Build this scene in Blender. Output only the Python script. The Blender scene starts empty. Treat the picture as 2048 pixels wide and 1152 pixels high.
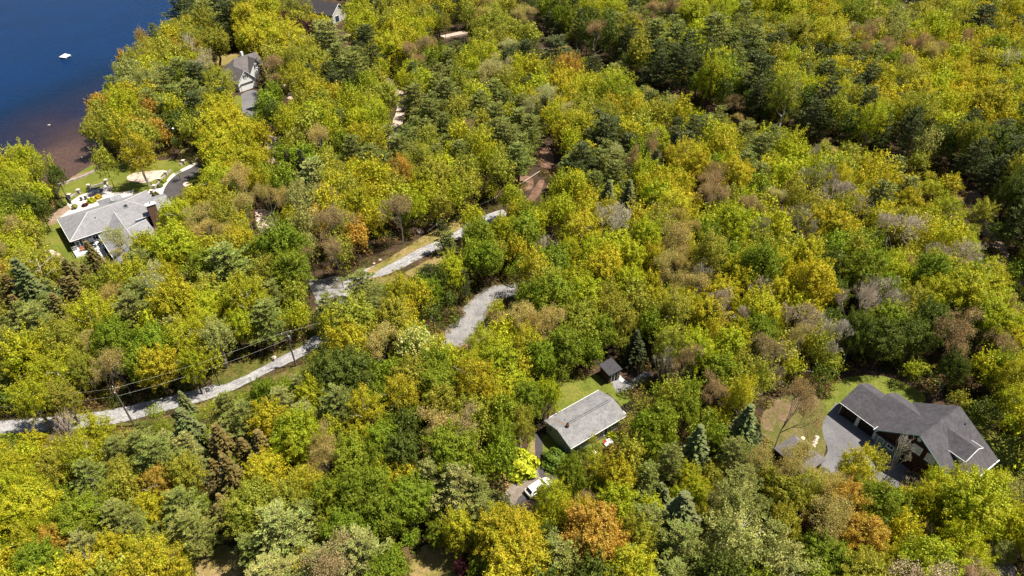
import bpy, bmesh, math, random
import numpy as np
from mathutils import Vector, Matrix, noise
R = math.radians
scene = bpy.context.scene
col = scene.collection
random.seed(7); rng = np.random.default_rng(7)

# ---------------------------------------------------------------- camera, sky, sun, exposure
CAM_H, PITCH, FPX = 95.0, R(38.4), 1365.0
cd = bpy.data.cameras.new('camera'); cam = bpy.data.objects.new('camera', cd); col.objects.link(cam)
cam.location = (0, 0, CAM_H); cam.rotation_euler = (R(90) - PITCH, 0, 0)
cd.sensor_width = 36; cd.lens = 36 * FPX / 2048; cd.clip_end = 9000
scene.camera = cam
SUN_EL, SUN_AZ = R(63), R(84)          # azimuth clockwise from +Y
w = bpy.data.worlds.new('World'); scene.world = w; w.use_nodes = True
nt = w.node_tree; bg = nt.nodes['Background']
sky = nt.nodes.new('ShaderNodeTexSky'); sky.sky_type = 'NISHITA'; sky.sun_disc = False
sky.sun_elevation = SUN_EL; sky.sun_rotation = SUN_AZ
nt.links.new(sky.outputs[0], bg.inputs[0]); bg.inputs[1].default_value = 0.050
sd = bpy.data.lights.new('sun', 'SUN'); sd.energy = 4.8; sd.angle = R(0.5); sd.color = (1, .935, .77)
so = bpy.data.objects.new('sun', sd); col.objects.link(so)
sdir = Vector((math.sin(SUN_AZ) * math.cos(SUN_EL), math.cos(SUN_AZ) * math.cos(SUN_EL), math.sin(SUN_EL)))
so.rotation_euler = sdir.to_track_quat('Z', 'Y').to_euler(); so.location = sdir * 200
vs = scene.view_settings; vs.view_transform = 'Standard'; vs.look = 'None'; vs.gamma = 1; vs.use_curve_mapping = False
vs.exposure = 0.98
scene.cycles.max_bounces = 6; scene.cycles.transparent_max_bounces = 6
scene.cycles.diffuse_bounces = 3; scene.cycles.glossy_bounces = 2; scene.cycles.transmission_bounces = 3

def at(px, py, z=0.0):
    """a pixel of the 2048x1152 photograph -> the point at height z that it shows"""
    x = (px - 1024) / FPX; y = (576 - py) / FPX
    d = (x, math.cos(PITCH) + y * math.sin(PITCH), -math.sin(PITCH) + y * math.cos(PITCH))
    t = (z - CAM_H) / d[2]
    return Vector((d[0] * t, d[1] * t, z))
def proj(p):
    z = p[2] - CAM_H
    dep = p[1] * math.cos(PITCH) - z * math.sin(PITCH); up = p[1] * math.sin(PITCH) + z * math.cos(PITCH)
    return 1024 + FPX * p[0] / dep, 576 - FPX * up / dep, dep

# ---------------------------------------------------------------- materials
class NT:
    def __init__(s, name):
        s.m = bpy.data.materials.new(name); s.m.use_nodes = True; s.t = s.m.node_tree
        s.b = s.t.nodes['Principled BSDF']; s.out = s.t.nodes['Material Output']
    def n(s, typ, **kw):
        nd = s.t.nodes.new(typ)
        for k, v in kw.items(): setattr(nd, k, v)
        return nd
    def l(s, a, b): s.t.links.new(a, b)
    def coord(s, kind='Object'):
        return s.n('ShaderNodeTexCoord').outputs[kind]
    def noise(s, scale, detail=4, rough=.6, vec=None):
        nd = s.n('ShaderNodeTexNoise'); nd.inputs['Scale'].default_value = scale
        nd.inputs['Detail'].default_value = detail; nd.inputs['Roughness'].default_value = rough
        s.l(vec if vec is not None else s.coord(), nd.inputs['Vector']); return nd.outputs['Fac']
    def ramp(s, fac, stops):
        nd = s.n('ShaderNodeValToRGB'); e = nd.color_ramp.elements
        while len(e) < len(stops): e.new(.5)
        for i, (p, c) in enumerate(stops): e[i].position = p; e[i].color = (*c, 1)
        s.l(fac, nd.inputs[0]); return nd.outputs[0]
    def mix(s, a, b, fac, typ='MIX'):
        nd = s.n('ShaderNodeMix', data_type='RGBA', blend_type=typ)
        for k, v in ((0, fac), (6, a), (7, b)):
            if hasattr(v, 'is_linked'): s.l(v, nd.inputs[k])
            elif k == 0: nd.inputs[0].default_value = v
            else: nd.inputs[k].default_value = (*v, 1)
        return nd.outputs[2]
    def bump(s, h, strength=.4, dist=.05):
        nd = s.n('ShaderNodeBump'); nd.inputs['Strength'].default_value = strength; nd.inputs['Distance'].default_value = dist
        s.l(h, nd.inputs['Height']); s.l(nd.outputs[0], s.b.inputs['Normal'])
    def base(s, c, rough=.8, spec=.3, metal=0):
        if hasattr(c, 'is_linked'): s.l(c, s.b.inputs['Base Color'])
        else: s.b.inputs['Base Color'].default_value = (*c, 1)
        s.b.inputs['Roughness'].default_value = rough; s.b.inputs['Specular IOR Level'].default_value = spec
        s.b.inputs['Metallic'].default_value = metal
        return s.m
M = {}
DIM = .72
def dm_(c): return tuple(x * DIM for x in c)
def mottled(name, stops, scale=1.0, rough=.9, fine=None, bump=.3, spec=.2):
    if name not in ('gravel', 'paving', 'sand', 'lawn', 'dry_grass', 'stone', 'gravel_dark', 'asphalt'): stops = [(p, dm_(c)) for p, c in stops]
    k = NT(name); f = k.noise(scale); c = k.ramp(f, stops)
    if fine:
        g = k.noise(fine, 3, .7); c = k.mix(c, k.ramp(g, [(.3, (.45, .45, .45)), (.7, (1.35, 1.35, 1.35))]), .8, 'MULTIPLY')
        k.bump(g, bump, .06)
    M[name] = k.base(c, rough, spec); return M[name]
def plain(name, c, rough=.6, spec=.3, metal=0, var=.15):
    if c[0] < .5: c = dm_(c)
    k = NT(name); f = k.noise(3.0)
    M[name] = k.base(k.ramp(f, [(.3, tuple(x * (1 - var) for x in c)), (.7, tuple(min(1, x * (1 + var)) for x in c))]), rough, spec, metal); return M[name]

mottled('forest_floor', [(.25, (.030, .020, .012)), (.5, (.075, .048, .03)), (.75, (.17, .10, .07))], .22, fine=2.6)
mottled('lawn', [(.25, (.085, .11, .014)), (.5, (.125, .145, .02)), (.75, (.20, .175, .04))], .22, fine=3.0)
mottled('litter_mix', [(.3, (.14, .13, .04)), (.5, (.20, .14, .075)), (.75, (.27, .18, .12))], .5, fine=2.5)
mottled('lawn_worn', [(.3, (.10, .12, .02)), (.5, (.16, .145, .04)), (.7, (.22, .17, .08))], .35, fine=2.5)
mottled('dry_grass', [(.3, (.13, .14, .025)), (.5, (.22, .17, .06)), (.75, (.30, .21, .12))], .2, fine=2.5)
mottled('litter', [(.3, (.13, .07, .05)), (.55, (.26, .15, .11)), (.8, (.38, .25, .19))], .4, fine=2.5)
mottled('gravel_worn', [(.35, (.29, .28, .30)), (.6, (.42, .405, .42))], .5, fine=2.2)
mottled('verge', [(.3, (.07, .085, .014)), (.5, (.13, .13, .025)), (.75, (.24, .17, .07))], .5, fine=2.2)
mottled('gravel', [(.3, (.235, .228, .25)), (.55, (.31, .30, .32)), (.8, (.40, .385, .39))], .35, fine=2.2)
mottled('gravel_pink', [(.3, (.22, .175, .15)), (.55, (.30, .25, .22)), (.8, (.36, .31, .28))], .5, fine=5)
mottled('gravel_dark', [(.3, (.17, .16, .17)), (.55, (.24, .23, .245)), (.8, (.31, .28, .27))], .5, fine=5)
mottled('dirt', [(.3, (.26, .17, .11)), (.55, (.40, .28, .21)), (.8, (.46, .37, .31))], .4, fine=4)
mottled('asphalt', [(.3, (.125, .12, .135)), (.55, (.165, .16, .175)), (.8, (.20, .19, .20))], .18, fine=9, bump=.15)
mottled('asphalt_dark', [(.3, (.075, .065, .07)), (.6, (.11, .098, .11))], .4, fine=9, bump=.15)
mottled('paving', [(.3, (.52, .46, .43)), (.7, (.66, .60, .58))], .8, fine=5, bump=.1)
mottled('sand', [(.3, (.42, .30, .24)), (.7, (.62, .50, .46))], .6, fine=4)
mottled('stone', [(.3, (.22, .19, .17)), (.7, (.50, .44, .40))], 1.5, fine=5)
mottled('brick', [(.3, (.17, .095, .075)), (.7, (.29, .17, .13))], 3, fine=8, bump=.2)
plain('white_paint', (.74, .75, .78), .5); plain('deck_boards', (.72, .74, .78), .6); plain('navy_siding', (.035, .05, .085), .6)
plain('sage_siding', (.30, .36, .32), .6); plain('teal_siding', (.20, .30, .31), .6); plain('brown_shingle', (.055, .025, .014), .9)
plain('beige_siding', (.52, .50, .48), .6); plain('glass', (.03, .035, .045), .08, .6); plain('dark_metal', (.03, .03, .035), .5)
plain('grey_metal', (.35, .36, .38), .4, .5, .3); plain('timber', (.13, .10, .08), .8); plain('pole_wood', (.16, .135, .115), .9)
plain('terracotta_fabric', (.42, .16, .09), .8); plain('cream_fabric', (.78, .70, .52), .8); plain('charcoal_fabric', (.06, .06, .07), .9)
plain('solar_cell', (.05, .05, .09), .2, .6); plain('yellow_plastic', (.75, .55, .03), .5); plain('blue_paint', (.03, .05, .12), .5)
plain('red_fabric', (.40, .05, .04), .8); plain('rubber', (.02, .02, .02), .8); plain('car_white', (.80, .81, .83), .25, .6, 0, .02)
plain('wire', (.50, .50, .42), .5, .4, .4); plain('lamp_red', (.35, .02, .02), .3); plain('door_dark', (.018, .012, .012), .7)
plain('interior_white', (.55, .58, .62), .6)
def shingles(name, c, amount=.25, row=.16):
    c = dm_(c); k = NT(name); v = k.coord()
    f = k.noise(.7, 3, .6, v)
    br = k.n('ShaderNodeTexVoronoi'); br.inputs['Scale'].default_value = 2.6; k.l(v, br.inputs['Vector'])
    base = k.ramp(f, [(.3, tuple(x * (1 - amount * .6) for x in c)), (.7, tuple(x * (1 + amount * .4) for x in c))])
    c2 = k.mix(base, k.ramp(br.outputs['Color'], [(0, (1 - amount,) * 3), (1, (1 + amount * .6,) * 3)]), .8, 'MULTIPLY')
    g = k.noise(9, 2); c3 = k.mix(c2, k.ramp(g, [(.35, (.8, .8, .8)), (.65, (1.15, 1.15, 1.15))]), .8, 'MULTIPLY')
    k.bump(g, .25, .03); M[name] = k.base(c3, .9, .2)
shingles('roof_pale', (.315, .31, .345)); shingles('roof_grey', (.295, .288, .31), .3); shingles('roof_charcoal', (.112, .104, .122), .32)
shingles('roof_dark', (.075, .07, .085), .2); shingles('roof_brown_grey', (.20, .18, .19), .25); plain('ridge_cap', (.50, .48, .50), .8)
def bark(name, c):
    k = NT(name); f = k.noise(2.5, 5, .7); k.bump(f, .5, .05)
    M[name] = k.base(k.ramp(f, [(.3, tuple(x * .6 for x in c)), (.7, tuple(x * 1.4 for x in c))]), .95, .1)
bark('bark_dark', (.075, .055, .042)); bark('bark_grey', (.20, .175, .155)); bark('bark_pale', (.50, .46, .41))
def foliage(name, stuff=False, trans=.32):
    k = NT(name)
    if stuff:
        a = k.n('ShaderNodeAttribute'); a.attribute_name = 'tint'; tint = a.outputs['Color']
    else:
        tint = k.n('ShaderNodeObjectInfo').outputs['Color']
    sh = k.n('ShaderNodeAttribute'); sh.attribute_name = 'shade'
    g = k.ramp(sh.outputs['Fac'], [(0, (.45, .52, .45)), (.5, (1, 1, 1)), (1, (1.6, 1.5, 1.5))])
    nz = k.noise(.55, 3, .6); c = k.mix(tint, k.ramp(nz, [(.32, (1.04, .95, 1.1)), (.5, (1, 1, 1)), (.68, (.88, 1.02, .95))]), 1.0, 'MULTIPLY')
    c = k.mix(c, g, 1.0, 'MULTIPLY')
    k.base(c, .55, .25)
    tr = k.n('ShaderNodeBsdfTranslucent'); k.l(k.mix(c, (1.2, 1.1, .5), 1.0, 'MULTIPLY'), tr.inputs['Color'])
    mx = k.n('ShaderNodeMixShader'); mx.inputs[0].default_value = trans
    k.l(k.b.outputs[0], mx.inputs[1]); k.l(tr.outputs[0], mx.inputs[2]); k.l(mx.outputs[0], k.out.inputs['Surface'])
    M[name] = k.m
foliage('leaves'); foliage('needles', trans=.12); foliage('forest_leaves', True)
k = NT('twigs'); M['twigs'] = k.base(k.mix(k.n('ShaderNodeObjectInfo').outputs['Color'], (.42, .38, .34), .35), .9, .1)

# ---------------------------------------------------------------- helpers
def tag(o, label=None, cat=None, group=None, kind=None):
    if label: o['label'] = label
    if cat: o['category'] = cat
    if group: o['group'] = group
    if kind: o['kind'] = kind
    return o
def empty(name, loc, label, cat, group=None, rz=0):
    o = bpy.data.objects.new(name, None); o.empty_display_size = .3; o.location = loc; o.rotation_euler = (0, 0, rz)
    col.objects.link(o); return tag(o, label, cat, group)
class MB:
    """collects shapes; build() links them as one mesh object. xf maps local points to world."""
    def __init__(s, xf=None): s.v = []; s.f = []; s.xf = xf or (lambda p: Vector(p))
    def face_pts(s, pts):
        i = len(s.v); s.v += [s.xf(p) for p in pts]; s.f.append(tuple(range(i, i + len(pts)))); return s
    def prism(s, pts, h):
        """polygon pts (3d, local) thickened by vector h"""
        i = len(s.v); n = len(pts); h = Vector(h)
        s.v += [s.xf(p) for p in pts] + [s.xf(Vector(p) + h) for p in pts]
        s.f += [tuple(range(i, i + n)), tuple(range(i + 2 * n - 1, i + n - 1, -1))]
        s.f += [(i + a, i + (a + 1) % n, i + n + (a + 1) % n, i + n + a) for a in range(n)]
        return s
    def box(s, x0, x1, y0, y1, z0, z1):
        return s.prism([(x0, y0, z0), (x1, y0, z0), (x1, y1, z0), (x0, y1, z0)], (0, 0, z1 - z0))
    def tube(s, pts, rad, n=8, cap=True):
        pts = [Vector(p) for p in pts]; rad = rad if hasattr(rad, '__len__') else [rad] * len(pts)
        base = len(s.v)
        for i, p in enumerate(pts):
            d = (pts[min(i + 1, len(pts) - 1)] - pts[max(i - 1, 0)]).normalized()
            a = d.cross(Vector((0, 0, 1)) if abs(d.z) < .9 else Vector((1, 0, 0))).normalized(); b = d.cross(a)
            for k in range(n):
                t = 2 * math.pi * k / n; s.v.append(s.xf(p + (a * math.cos(t) + b * math.sin(t)) * rad[i]))
        for i in range(len(pts) - 1):
            for k in range(n):
                s.f.append((base + i * n + k, base + i * n + (k + 1) % n, base + (i + 1) * n + (k + 1) % n, base + (i + 1) * n + k))
        if cap:
            s.f.append(tuple(base + k for k in range(n))); s.f.append(tuple(base + (len(pts) - 1) * n + k for k in range(n)))
        return s
    def lump(s, c, r, seed=0, n=8, flat=.7, rough=.25):
        c = Vector(c); base = len(s.v); rings = 5
        for i in range(rings + 1):
            ph = math.pi * i / rings
            for k in range(n):
                t = 2 * math.pi * k / n; d = Vector((math.sin(ph) * math.cos(t), math.sin(ph) * math.sin(t), math.cos(ph)))
                q = r * (1 + rough * noise.noise(d * 1.7 + Vector((seed * 3.1, seed, 0))))
                s.v.append(s.xf(c + Vector((d.x * q, d.y * q, d.z * q * flat))))
        for i in range(rings):
            for k in range(n):
                s.f.append((base + i * n + k, base + (i + 1) * n + k, base + (i + 1) * n + (k + 1) % n, base + i * n + (k + 1) % n))
        return s
    def build(s, name, mat, parent=None, smooth=False, bevel=0, **t):
        me = bpy.data.meshes.new(name); me.from_pydata([tuple(v) for v in s.v], [], s.f)
        bm = bmesh.new(); bm.from_mesh(me); bmesh.ops.recalc_face_normals(bm, faces=bm.faces[:])
        if bevel: bmesh.ops.bevel(bm, geom=bm.edges[:], offset=bevel, segments=2, affect='EDGES', clamp_overlap=True)
        bm.to_mesh(me); bm.free()
        me.materials.append(M[mat]); o = bpy.data.objects.new(name, me); col.objects.link(o)
        if smooth: me.shade_smooth()
        if parent is not None:
            o.parent = parent; o.matrix_parent_inverse = parent_inv(parent)
        if t: tag(o, **t)
        return o
def parent_inv(p):
    """parts hold their points in world space: only a top-level parent needs undoing"""
    return Matrix.LocRotScale(p.location, p.rotation_euler, p.scale).inverted() if p.parent is None else Matrix.Identity(4)
def frame(O, u):
    """local (u along, v to its left, z) -> world"""
    O = Vector((O[0], O[1], 0)); ux = Vector((u[0], u[1], 0)).normalized(); vx = Vector((-ux.y, ux.x, 0))
    return lambda p: O + ux * p[0] + vx * p[1] + Vector((0, 0, p[2]))
def smooth_poly(pts, k=5, closed=True):
    out = []; n = len(pts)
    for i in range(n if closed else n - 1):
        p = [Vector(pts[(i + j - 1) % n] if closed else pts[min(max(i + j - 1, 0), n - 1)]) for j in range(4)]
        for a in range(k):
            t = a / k
            out.append(.5 * ((2 * p[1]) + (p[2] - p[0]) * t + (2 * p[0] - 5 * p[1] + 4 * p[2] - p[3]) * t * t + (3 * p[1] - p[0] - 3 * p[2] + p[3]) * t ** 3))
    if not closed: out.append(Vector(pts[-1]))
    return out
ZS = [.012]
def sheet(name, pxs, mat, smooth=True, rough=.25, z=None, **t):
    """a flat patch of ground whose outline is given by pixels of the ground it covers"""
    ZS[0] += .004; z = ZS[0] if z is None else z
    w = [at(x, y, z) for x, y in pxs]
    if smooth: w = smooth_poly(w, 6)
    if rough:
        w = [p + Vector((noise.noise(p * .9) * rough, noise.noise(p * .9 + Vector((9, 9, 9))) * rough, 0)) for p in w]
    m = MB(); m.face_pts([(p.x, p.y, z) for p in w])
    t.setdefault('kind', 'structure'); return m.build(name, mat, **t)
def ribbon(name, pxs, widths, mat, rough=.3, **t):
    ZS[0] += .004; z = ZS[0]
    c = smooth_poly([at(x, y, z) for x, y in pxs], 8, False); n = len(c); m = MB(); L = []; Rr = []
    for i, p in enumerate(c):
        d = (c[min(i + 1, n - 1)] - c[max(i - 1, 0)]).normalized(); s = Vector((-d.y, d.x, 0))
        f = i / (n - 1) * (len(widths) - 1); a = int(min(f, len(widths) - 2)); wd = widths[a] + (widths[a + 1] - widths[a]) * (f - a)
        L.append(p + s * (wd / 2 + rough * noise.noise(p * .8))); Rr.append(p - s * (wd / 2 + rough * noise.noise(p * .8 + Vector((5, 5, 0)))))
    m.face_pts(L + Rr[::-1]); t.setdefault('kind', 'structure'); return m.build(name, mat, **t), [(q.x, q.y) for q in c]

# ---------------------------------------------------------------- ground with the lake basin, and the water
LAKE = [(-40, 340), (40, 345), (100, 368), (128, 362), (150, 350), (180, 343), (198, 328), (215, 305), (205, 285), (215, 262), (212, 240),
        (235, 205), (255, 175), (275, 135), (295, 100), (325, 70), (350, 50), (395, 30), (430, 5), (470, -60), (520, -120), (300, -200), (-900, -190), (-900, 340)]
lake_w = np.array([at(x, y, -.6)[:2] for x, y in LAKE])
def inside(P, poly):
    x, y = P[:, 0], P[:, 1]; r = np.zeros(len(P), bool); j = len(poly) - 1
    for i in range(len(poly)):
        xi, yi = poly[i]; xj, yj = poly[j]
        c = ((yi > y) != (yj > y)) & (x < (xj - xi) * (y - yi) / (yj - yi + 1e-9) + xi); r ^= c; j = i
    return r
def dist_poly(P, poly):
    d = np.full(len(P), 1e9); n = len(poly)
    for i in range(n):
        a = np.array(poly[i]); b = np.array(poly[(i + 1) % n]); ab = b - a
        t = np.clip(((P - a) @ ab) / (ab @ ab + 1e-9), 0, 1); d = np.minimum(d, np.linalg.norm(P - (a + t[:, None] * ab), axis=1))
    return d
gx = np.concatenate([[-6000, -2500, -900], np.arange(-500, 461, 2.5), [900, 2500, 6000]]); gy = np.concatenate([[-3000, -900], np.arange(-60, 701, 2.5), [1200, 3000, 8000]])
GX, GY = np.meshgrid(gx, gy); GP = np.stack([GX.ravel(), GY.ravel()], 1)
ins = inside(GP, lake_w); dd = dist_poly(GP, lake_w)
gz = np.where(ins, -.6 - np.minimum(dd * .12, 4), -.6 * np.clip(1 - dd / 5, 0, 1))
gz[(np.abs(GP[:, 0]) > 800) | (GP[:, 1] > 1000)] = -.2
me = bpy.data.meshes.new('ground'); nx, ny = len(gx), len(gy)
idx = np.arange(nx * ny).reshape(ny, nx)
fc = np.stack([idx[:-1, :-1], idx[:-1, 1:], idx[1:, 1:], idx[1:, :-1]], -1).reshape(-1, 4)
me.from_pydata(np.column_stack([GP, gz]).tolist(), [], fc.tolist()); me.materials.append(M['forest_floor']); me.shade_smooth()
go = bpy.data.objects.new('ground', me); col.objects.link(go); tag(go, 'brown leaf litter ground under the trees', kind='structure')
# water: depth-dependent colour of the shallows is held per vertex, by distance from the cove
wx = np.arange(-500, 1, 4.0); wy = np.arange(120, 701, 4.0); WX, WY = np.meshgrid(wx, wy); WP = np.stack([WX.ravel(), WY.ravel()], 1)
sh = np.zeros(len(WP))
for (px_, py_, r_, a_) in ((165, 340, 20, 1), (120, 320, 18, .95), (150, 285, 22, .72), (90, 270, 26, .5), (200, 255, 22, .6), (60, 325, 14, .45), (225, 190, 18, .35), (190, 220, 26, .45), (270, 140, 12, .25)):
    c_ = np.array(at(px_, py_, -.6)[:2]); dw = WP - c_; dw[:, 1] *= .62
    sh = np.maximum(sh, a_ * np.exp(-(np.linalg.norm(dw, axis=1) / r_) ** 2))
me = bpy.data.meshes.new('lake_water'); nx, ny = len(wx), len(wy); idx = np.arange(nx * ny).reshape(ny, nx)
fc = np.stack([idx[:-1, :-1], idx[:-1, 1:], idx[1:, 1:], idx[1:, :-1]], -1).reshape(-1, 4)
me.from_pydata(np.column_stack([WP, np.full(len(WP), -.62)]).tolist(), [], fc.tolist())
me.attributes.new('shallow', 'FLOAT', 'POINT').data.foreach_set('value', sh.astype(np.float32))
k = NT('water'); a = k.n('ShaderNodeAttribute'); a.attribute_name = 'shallow'
mm = k.n('ShaderNodeMath', operation='MULTIPLY_ADD'); k.l(k.noise(.05, 5), mm.inputs[0]); mm.inputs[1].default_value = .28
k.l(a.outputs['Fac'], mm.inputs[2])
cc = k.ramp(mm.outputs[0], [(.10, (.0005, .020, .084)), (.35, (.0016, .013, .046)), (.58, (.014, .014, .034)), (.80, (.040, .026, .029)), (1.0, (.075, .045, .038))])
wn = k.noise(1.2, 5, .75); cc = k.mix(cc, k.ramp(wn, [(.32, (.60, .63, .68)), (.68, (1.45, 1.4, 1.35))]), .85, 'MULTIPLY')  # light and dark of the ripples multiplied into the water colour
k.base(cc, .2, .05)
wv = k.n('ShaderNodeTexNoise'); wv.inputs['Scale'].default_value = .9; wv.inputs['Detail'].default_value = 6; wv.inputs['Roughness'].default_value = .65; k.l(k.coord(), wv.inputs['Vector'])
k.bump(wv.outputs['Fac'], .8, .35); M['water'] = k.m; me.materials.append(k.m)
wo = bpy.data.objects.new('lake_water', me); col.objects.link(wo); tag(wo, 'deep blue lake turning brown in the shallow cove', kind='structure')

# ---------------------------------------------------------------- lawns, roads, drives
sheet('lawn', [(122, 372), (140, 358), (205, 322), (300, 322), (352, 318), (392, 318), (392, 372), (330, 400), (300, 392), (250, 412), (150, 420), (120, 396)], 'lawn', label='mown lawn between the lake and the long house')
sheet('lawn', [(84, 500), (84, 452), (110, 430), (150, 425), (160, 470), (200, 540), (150, 545), (120, 530)], 'lawn', label='side lawn at the end of the long house')
sheet('bare_soil', [(352, 322), (372, 292), (395, 282), (402, 300), (388, 322)], 'dry_grass', label='tan bare soil beside the lawn')
sheet('bare_soil', [(98, 432), (112, 424), (128, 410), (144, 408), (150, 425), (125, 440), (100, 450)], 'dirt', label='reddish mulch under the lakeside trees')
sheet('beach', [(122, 372), (134, 362), (152, 350), (182, 341), (196, 330), (202, 322), (196, 336), (182, 344), (160, 354), (138, 366)], 'dirt', label='narrow reddish beach at the cove', rough=.1)
sheet('patio', [(134, 408), (160, 390), (196, 378), (214, 368), (222, 372), (224, 386), (248, 384), (268, 380), (262, 400), (212, 408), (170, 424), (132, 442), (118, 436), (128, 428), (142, 418)], 'paving', smooth=False, rough=0, label='pale paved patio behind the long house')
sheet('patio', [(192, 500), (204, 494), (216, 510), (228, 530), (214, 536)], 'paving', smooth=False, rough=0, label='paved path beside the white deck')
sheet('footpath', [(90, 502), (104, 500), (122, 510), (136, 526), (134, 540), (124, 532), (114, 516)], 'sand', label='curved sandy path at the lawn edge')
sheet('sand_pit', [(254, 358), (262, 348), (300, 342), (328, 341), (322, 352), (304, 362), (284, 366), (262, 362)], 'sand', label='pale gravel bed under the lawn tree')
sheet('driveway', [(326, 398), (326, 386), (336, 366), (354, 350), (384, 332), (396, 328), (404, 338), (390, 350), (372, 366), (360, 392), (352, 410), (344, 416), (330, 412)], 'asphalt_dark', label='curved dark asphalt driveway of the long house', rough=.05)
sheet('footpath', [(294, 384), (322, 374), (340, 352), (352, 344), (388, 326), (390, 331), (354, 349), (337, 364), (327, 382), (325, 398), (312, 402), (298, 394)], 'paving', label='pale paved edge along the curved driveway', rough=.05)
sheet('mulch_ring', [(366, 368), (372, 364), (380, 367), (379, 372), (370, 373)], 'sand', rough=.05, label='pale mulch ring round the young tree')
sheet('driveway', [(482, 190), (506, 180), (520, 190), (524, 214), (512, 232), (490, 236), (484, 214)], 'asphalt', label='grey driveway of the white garage')
sheet('lawn', [(470, 192), (482, 194), (484, 210), (482, 222), (468, 218)], 'lawn', label='grass beside the white garage drive')
sheet('lawn', [(434, 116), (452, 108), (486, 104), (478, 122), (450, 134), (438, 134)], 'dry_grass', label='grass behind the white garage house')
gravel, RC1 = ribbon('gravel_road', [(-60, 862), (60, 853), (150, 845), (250, 828), (350, 802), (440, 778), (520, 740), (600, 702), (650, 672), (690, 642), (700, 610), (690, 580), (720, 556), (780, 532), (860, 492), (920, 462), (960, 445), (990, 432), (1012, 424)],
    [4.0, 4.0, 3.8, 3.5, 3.3, 3.4, 4.0, 4.6, 5.0, 5.0, 4.2, 3.2], 'gravel', label='pale gravel road winding between the trees')
sheet('gravel_road', [(618, 562), (646, 558), (680, 552), (690, 575), (668, 600), (640, 612), (630, 596)], 'gravel_dark', label='gravel turning area by the road')
def rut(off, a, z_):
    m = MB(); L_, R_ = [], []
    pts = [Vector((x, y, 0)) for x, y in RC1[a[0]:a[1]]]
    for i, p in enumerate(pts):
        d = (pts[min(i + 1, len(pts) - 1)] - pts[max(i - 1, 0)]).normalized(); s = Vector((-d.y, d.x, 0)); o = off + .12 * noise.noise(p * .3); wd = .26 + .12 * noise.noise(p * .6 + Vector((3, 1, 0)))
        L_.append((*(p + s * (o + wd)).xy, z_)); R_.append((*(p + s * (o - wd)).xy, z_))
    m.face_pts(L_ + R_[::-1]); m.build('wheel_rut', 'gravel_worn', kind='structure', label='pale worn wheel rut along the gravel road')
rut(-.8, (0, len(RC1)), ZS[0] + .0015); rut(.8, (0, len(RC1)), ZS[0] + .0015)
ribbon('track', [(1060, 402), (1074, 382), (1084, 360)], [2.0, 2.4, 1.6], 'litter', label='faint brown track past the pines')
_, RC2 = ribbon('driveway', [(880, 700), (915, 672), (940, 640), (960, 610), (995, 585), (1040, 578), (1090, 556), (1110, 520)], [5.5, 6.2, 5.5, 5.0, 4.5, 4], 'gravel_dark', label='grey gravel drive in the forest')
_, RC3 = ribbon('track', [(735, 120), (768, 152), (796, 182), (803, 214), (797, 240), (786, 272), (780, 300)], [3, 3.2, 3, 3.4, 3], 'sand', label='stony track through the trees')
sheet('forest_clearing', [(1082, 300), (1098, 294), (1108, 318), (1102, 336), (1088, 340), (1080, 322)], 'litter', label='leaf litter clearing among pines')
sheet('forest_clearing', [(960, 356), (1010, 350), (1060, 352), (1062, 378), (1010, 386), (965, 384)], 'litter', label='open litter floor under tall pines')
sheet('forest_clearing', [(528, 272), (552, 274), (558, 296), (552, 322), (538, 326), (530, 300)], 'sand', label='sandy patch above the slope')
sheet('forest_clearing', [(512, 420), (545, 425), (556, 450), (540, 466), (518, 462)], 'sand', label='pinkish sandy patch among bare trees')
sheet('road_verge', [(735, 540), (770, 520), (850, 470), (905, 440), (940, 440), (900, 470), (850, 492), (780, 528), (740, 550)], 'dry_grass', label='dry grass verge along the upper road')
sheet('road_verge', [(740, 556), (800, 548), (870, 512), (925, 480), (935, 492), (880, 530), (800, 566), (745, 570)], 'dry_grass', label='grassy lower verge of the upper road')
sheet('road_verge', [(430, 740), (520, 716), (580, 690), (612, 680), (606, 690), (560, 714), (480, 756), (430, 770)], 'verge', label='grassy verge by the middle pole')
sheet('road_verge', [(250, 850), (330, 832), (420, 800), (520, 762), (600, 730), (650, 720), (640, 760), (520, 800), (400, 840), (260, 870)], 'verge', label='rough grass below the gravel road')
sheet('road_verge', [(-40, 872), (120, 860), (250, 846), (262, 862), (120, 882), (-40, 900)], 'verge', label='grass strip under the gravel road')
sheet('road_verge', [(890, 690), (925, 690), (965, 652), (1000, 620), (1015, 630), (985, 665), (940, 700), (900, 715)], 'dirt', label='bank of the forest drive')
sheet('lawn', [(1112, 815), (1122, 768), (1165, 752), (1205, 752), (1240, 772), (1250, 790), (1262, 800), (1190, 840), (1120, 850)], 'lawn', label='bright green lawn behind the bungalow')
sheet('lawn', [(1052, 900), (1068, 872), (1100, 872), (1140, 900), (1170, 930), (1140, 960), (1105, 965), (1075, 960), (1055, 930)], 'lawn', label='strip of grass by the bungalow drive')
sheet('lawn', [(1160, 900), (1200, 880), (1262, 850), (1275, 862), (1230, 905), (1180, 920)], 'lawn', label='front grass of the bungalow')
sheet('bare_soil', [(1040, 940), (1056, 905), (1066, 878), (1078, 880), (1076, 905), (1082, 960), (1060, 992), (1030, 1000), (1000, 1000)], 'dry_grass', label='worn orange grass by the bungalow path')
sheet('driveway', [(1010, 985), (1040, 955), (1074, 934), (1080, 960), (1060, 985), (1040, 1006), (1000, 1012)], 'gravel_pink', label='gravel parking by the white car')
ribbon('footpath', [(1078, 868), (1078, 900), (1081, 930), (1090, 960)], [1.3, 1.35, 1.4], 'asphalt_dark', rough=.05, label='curved dark path to the bungalow')
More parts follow.
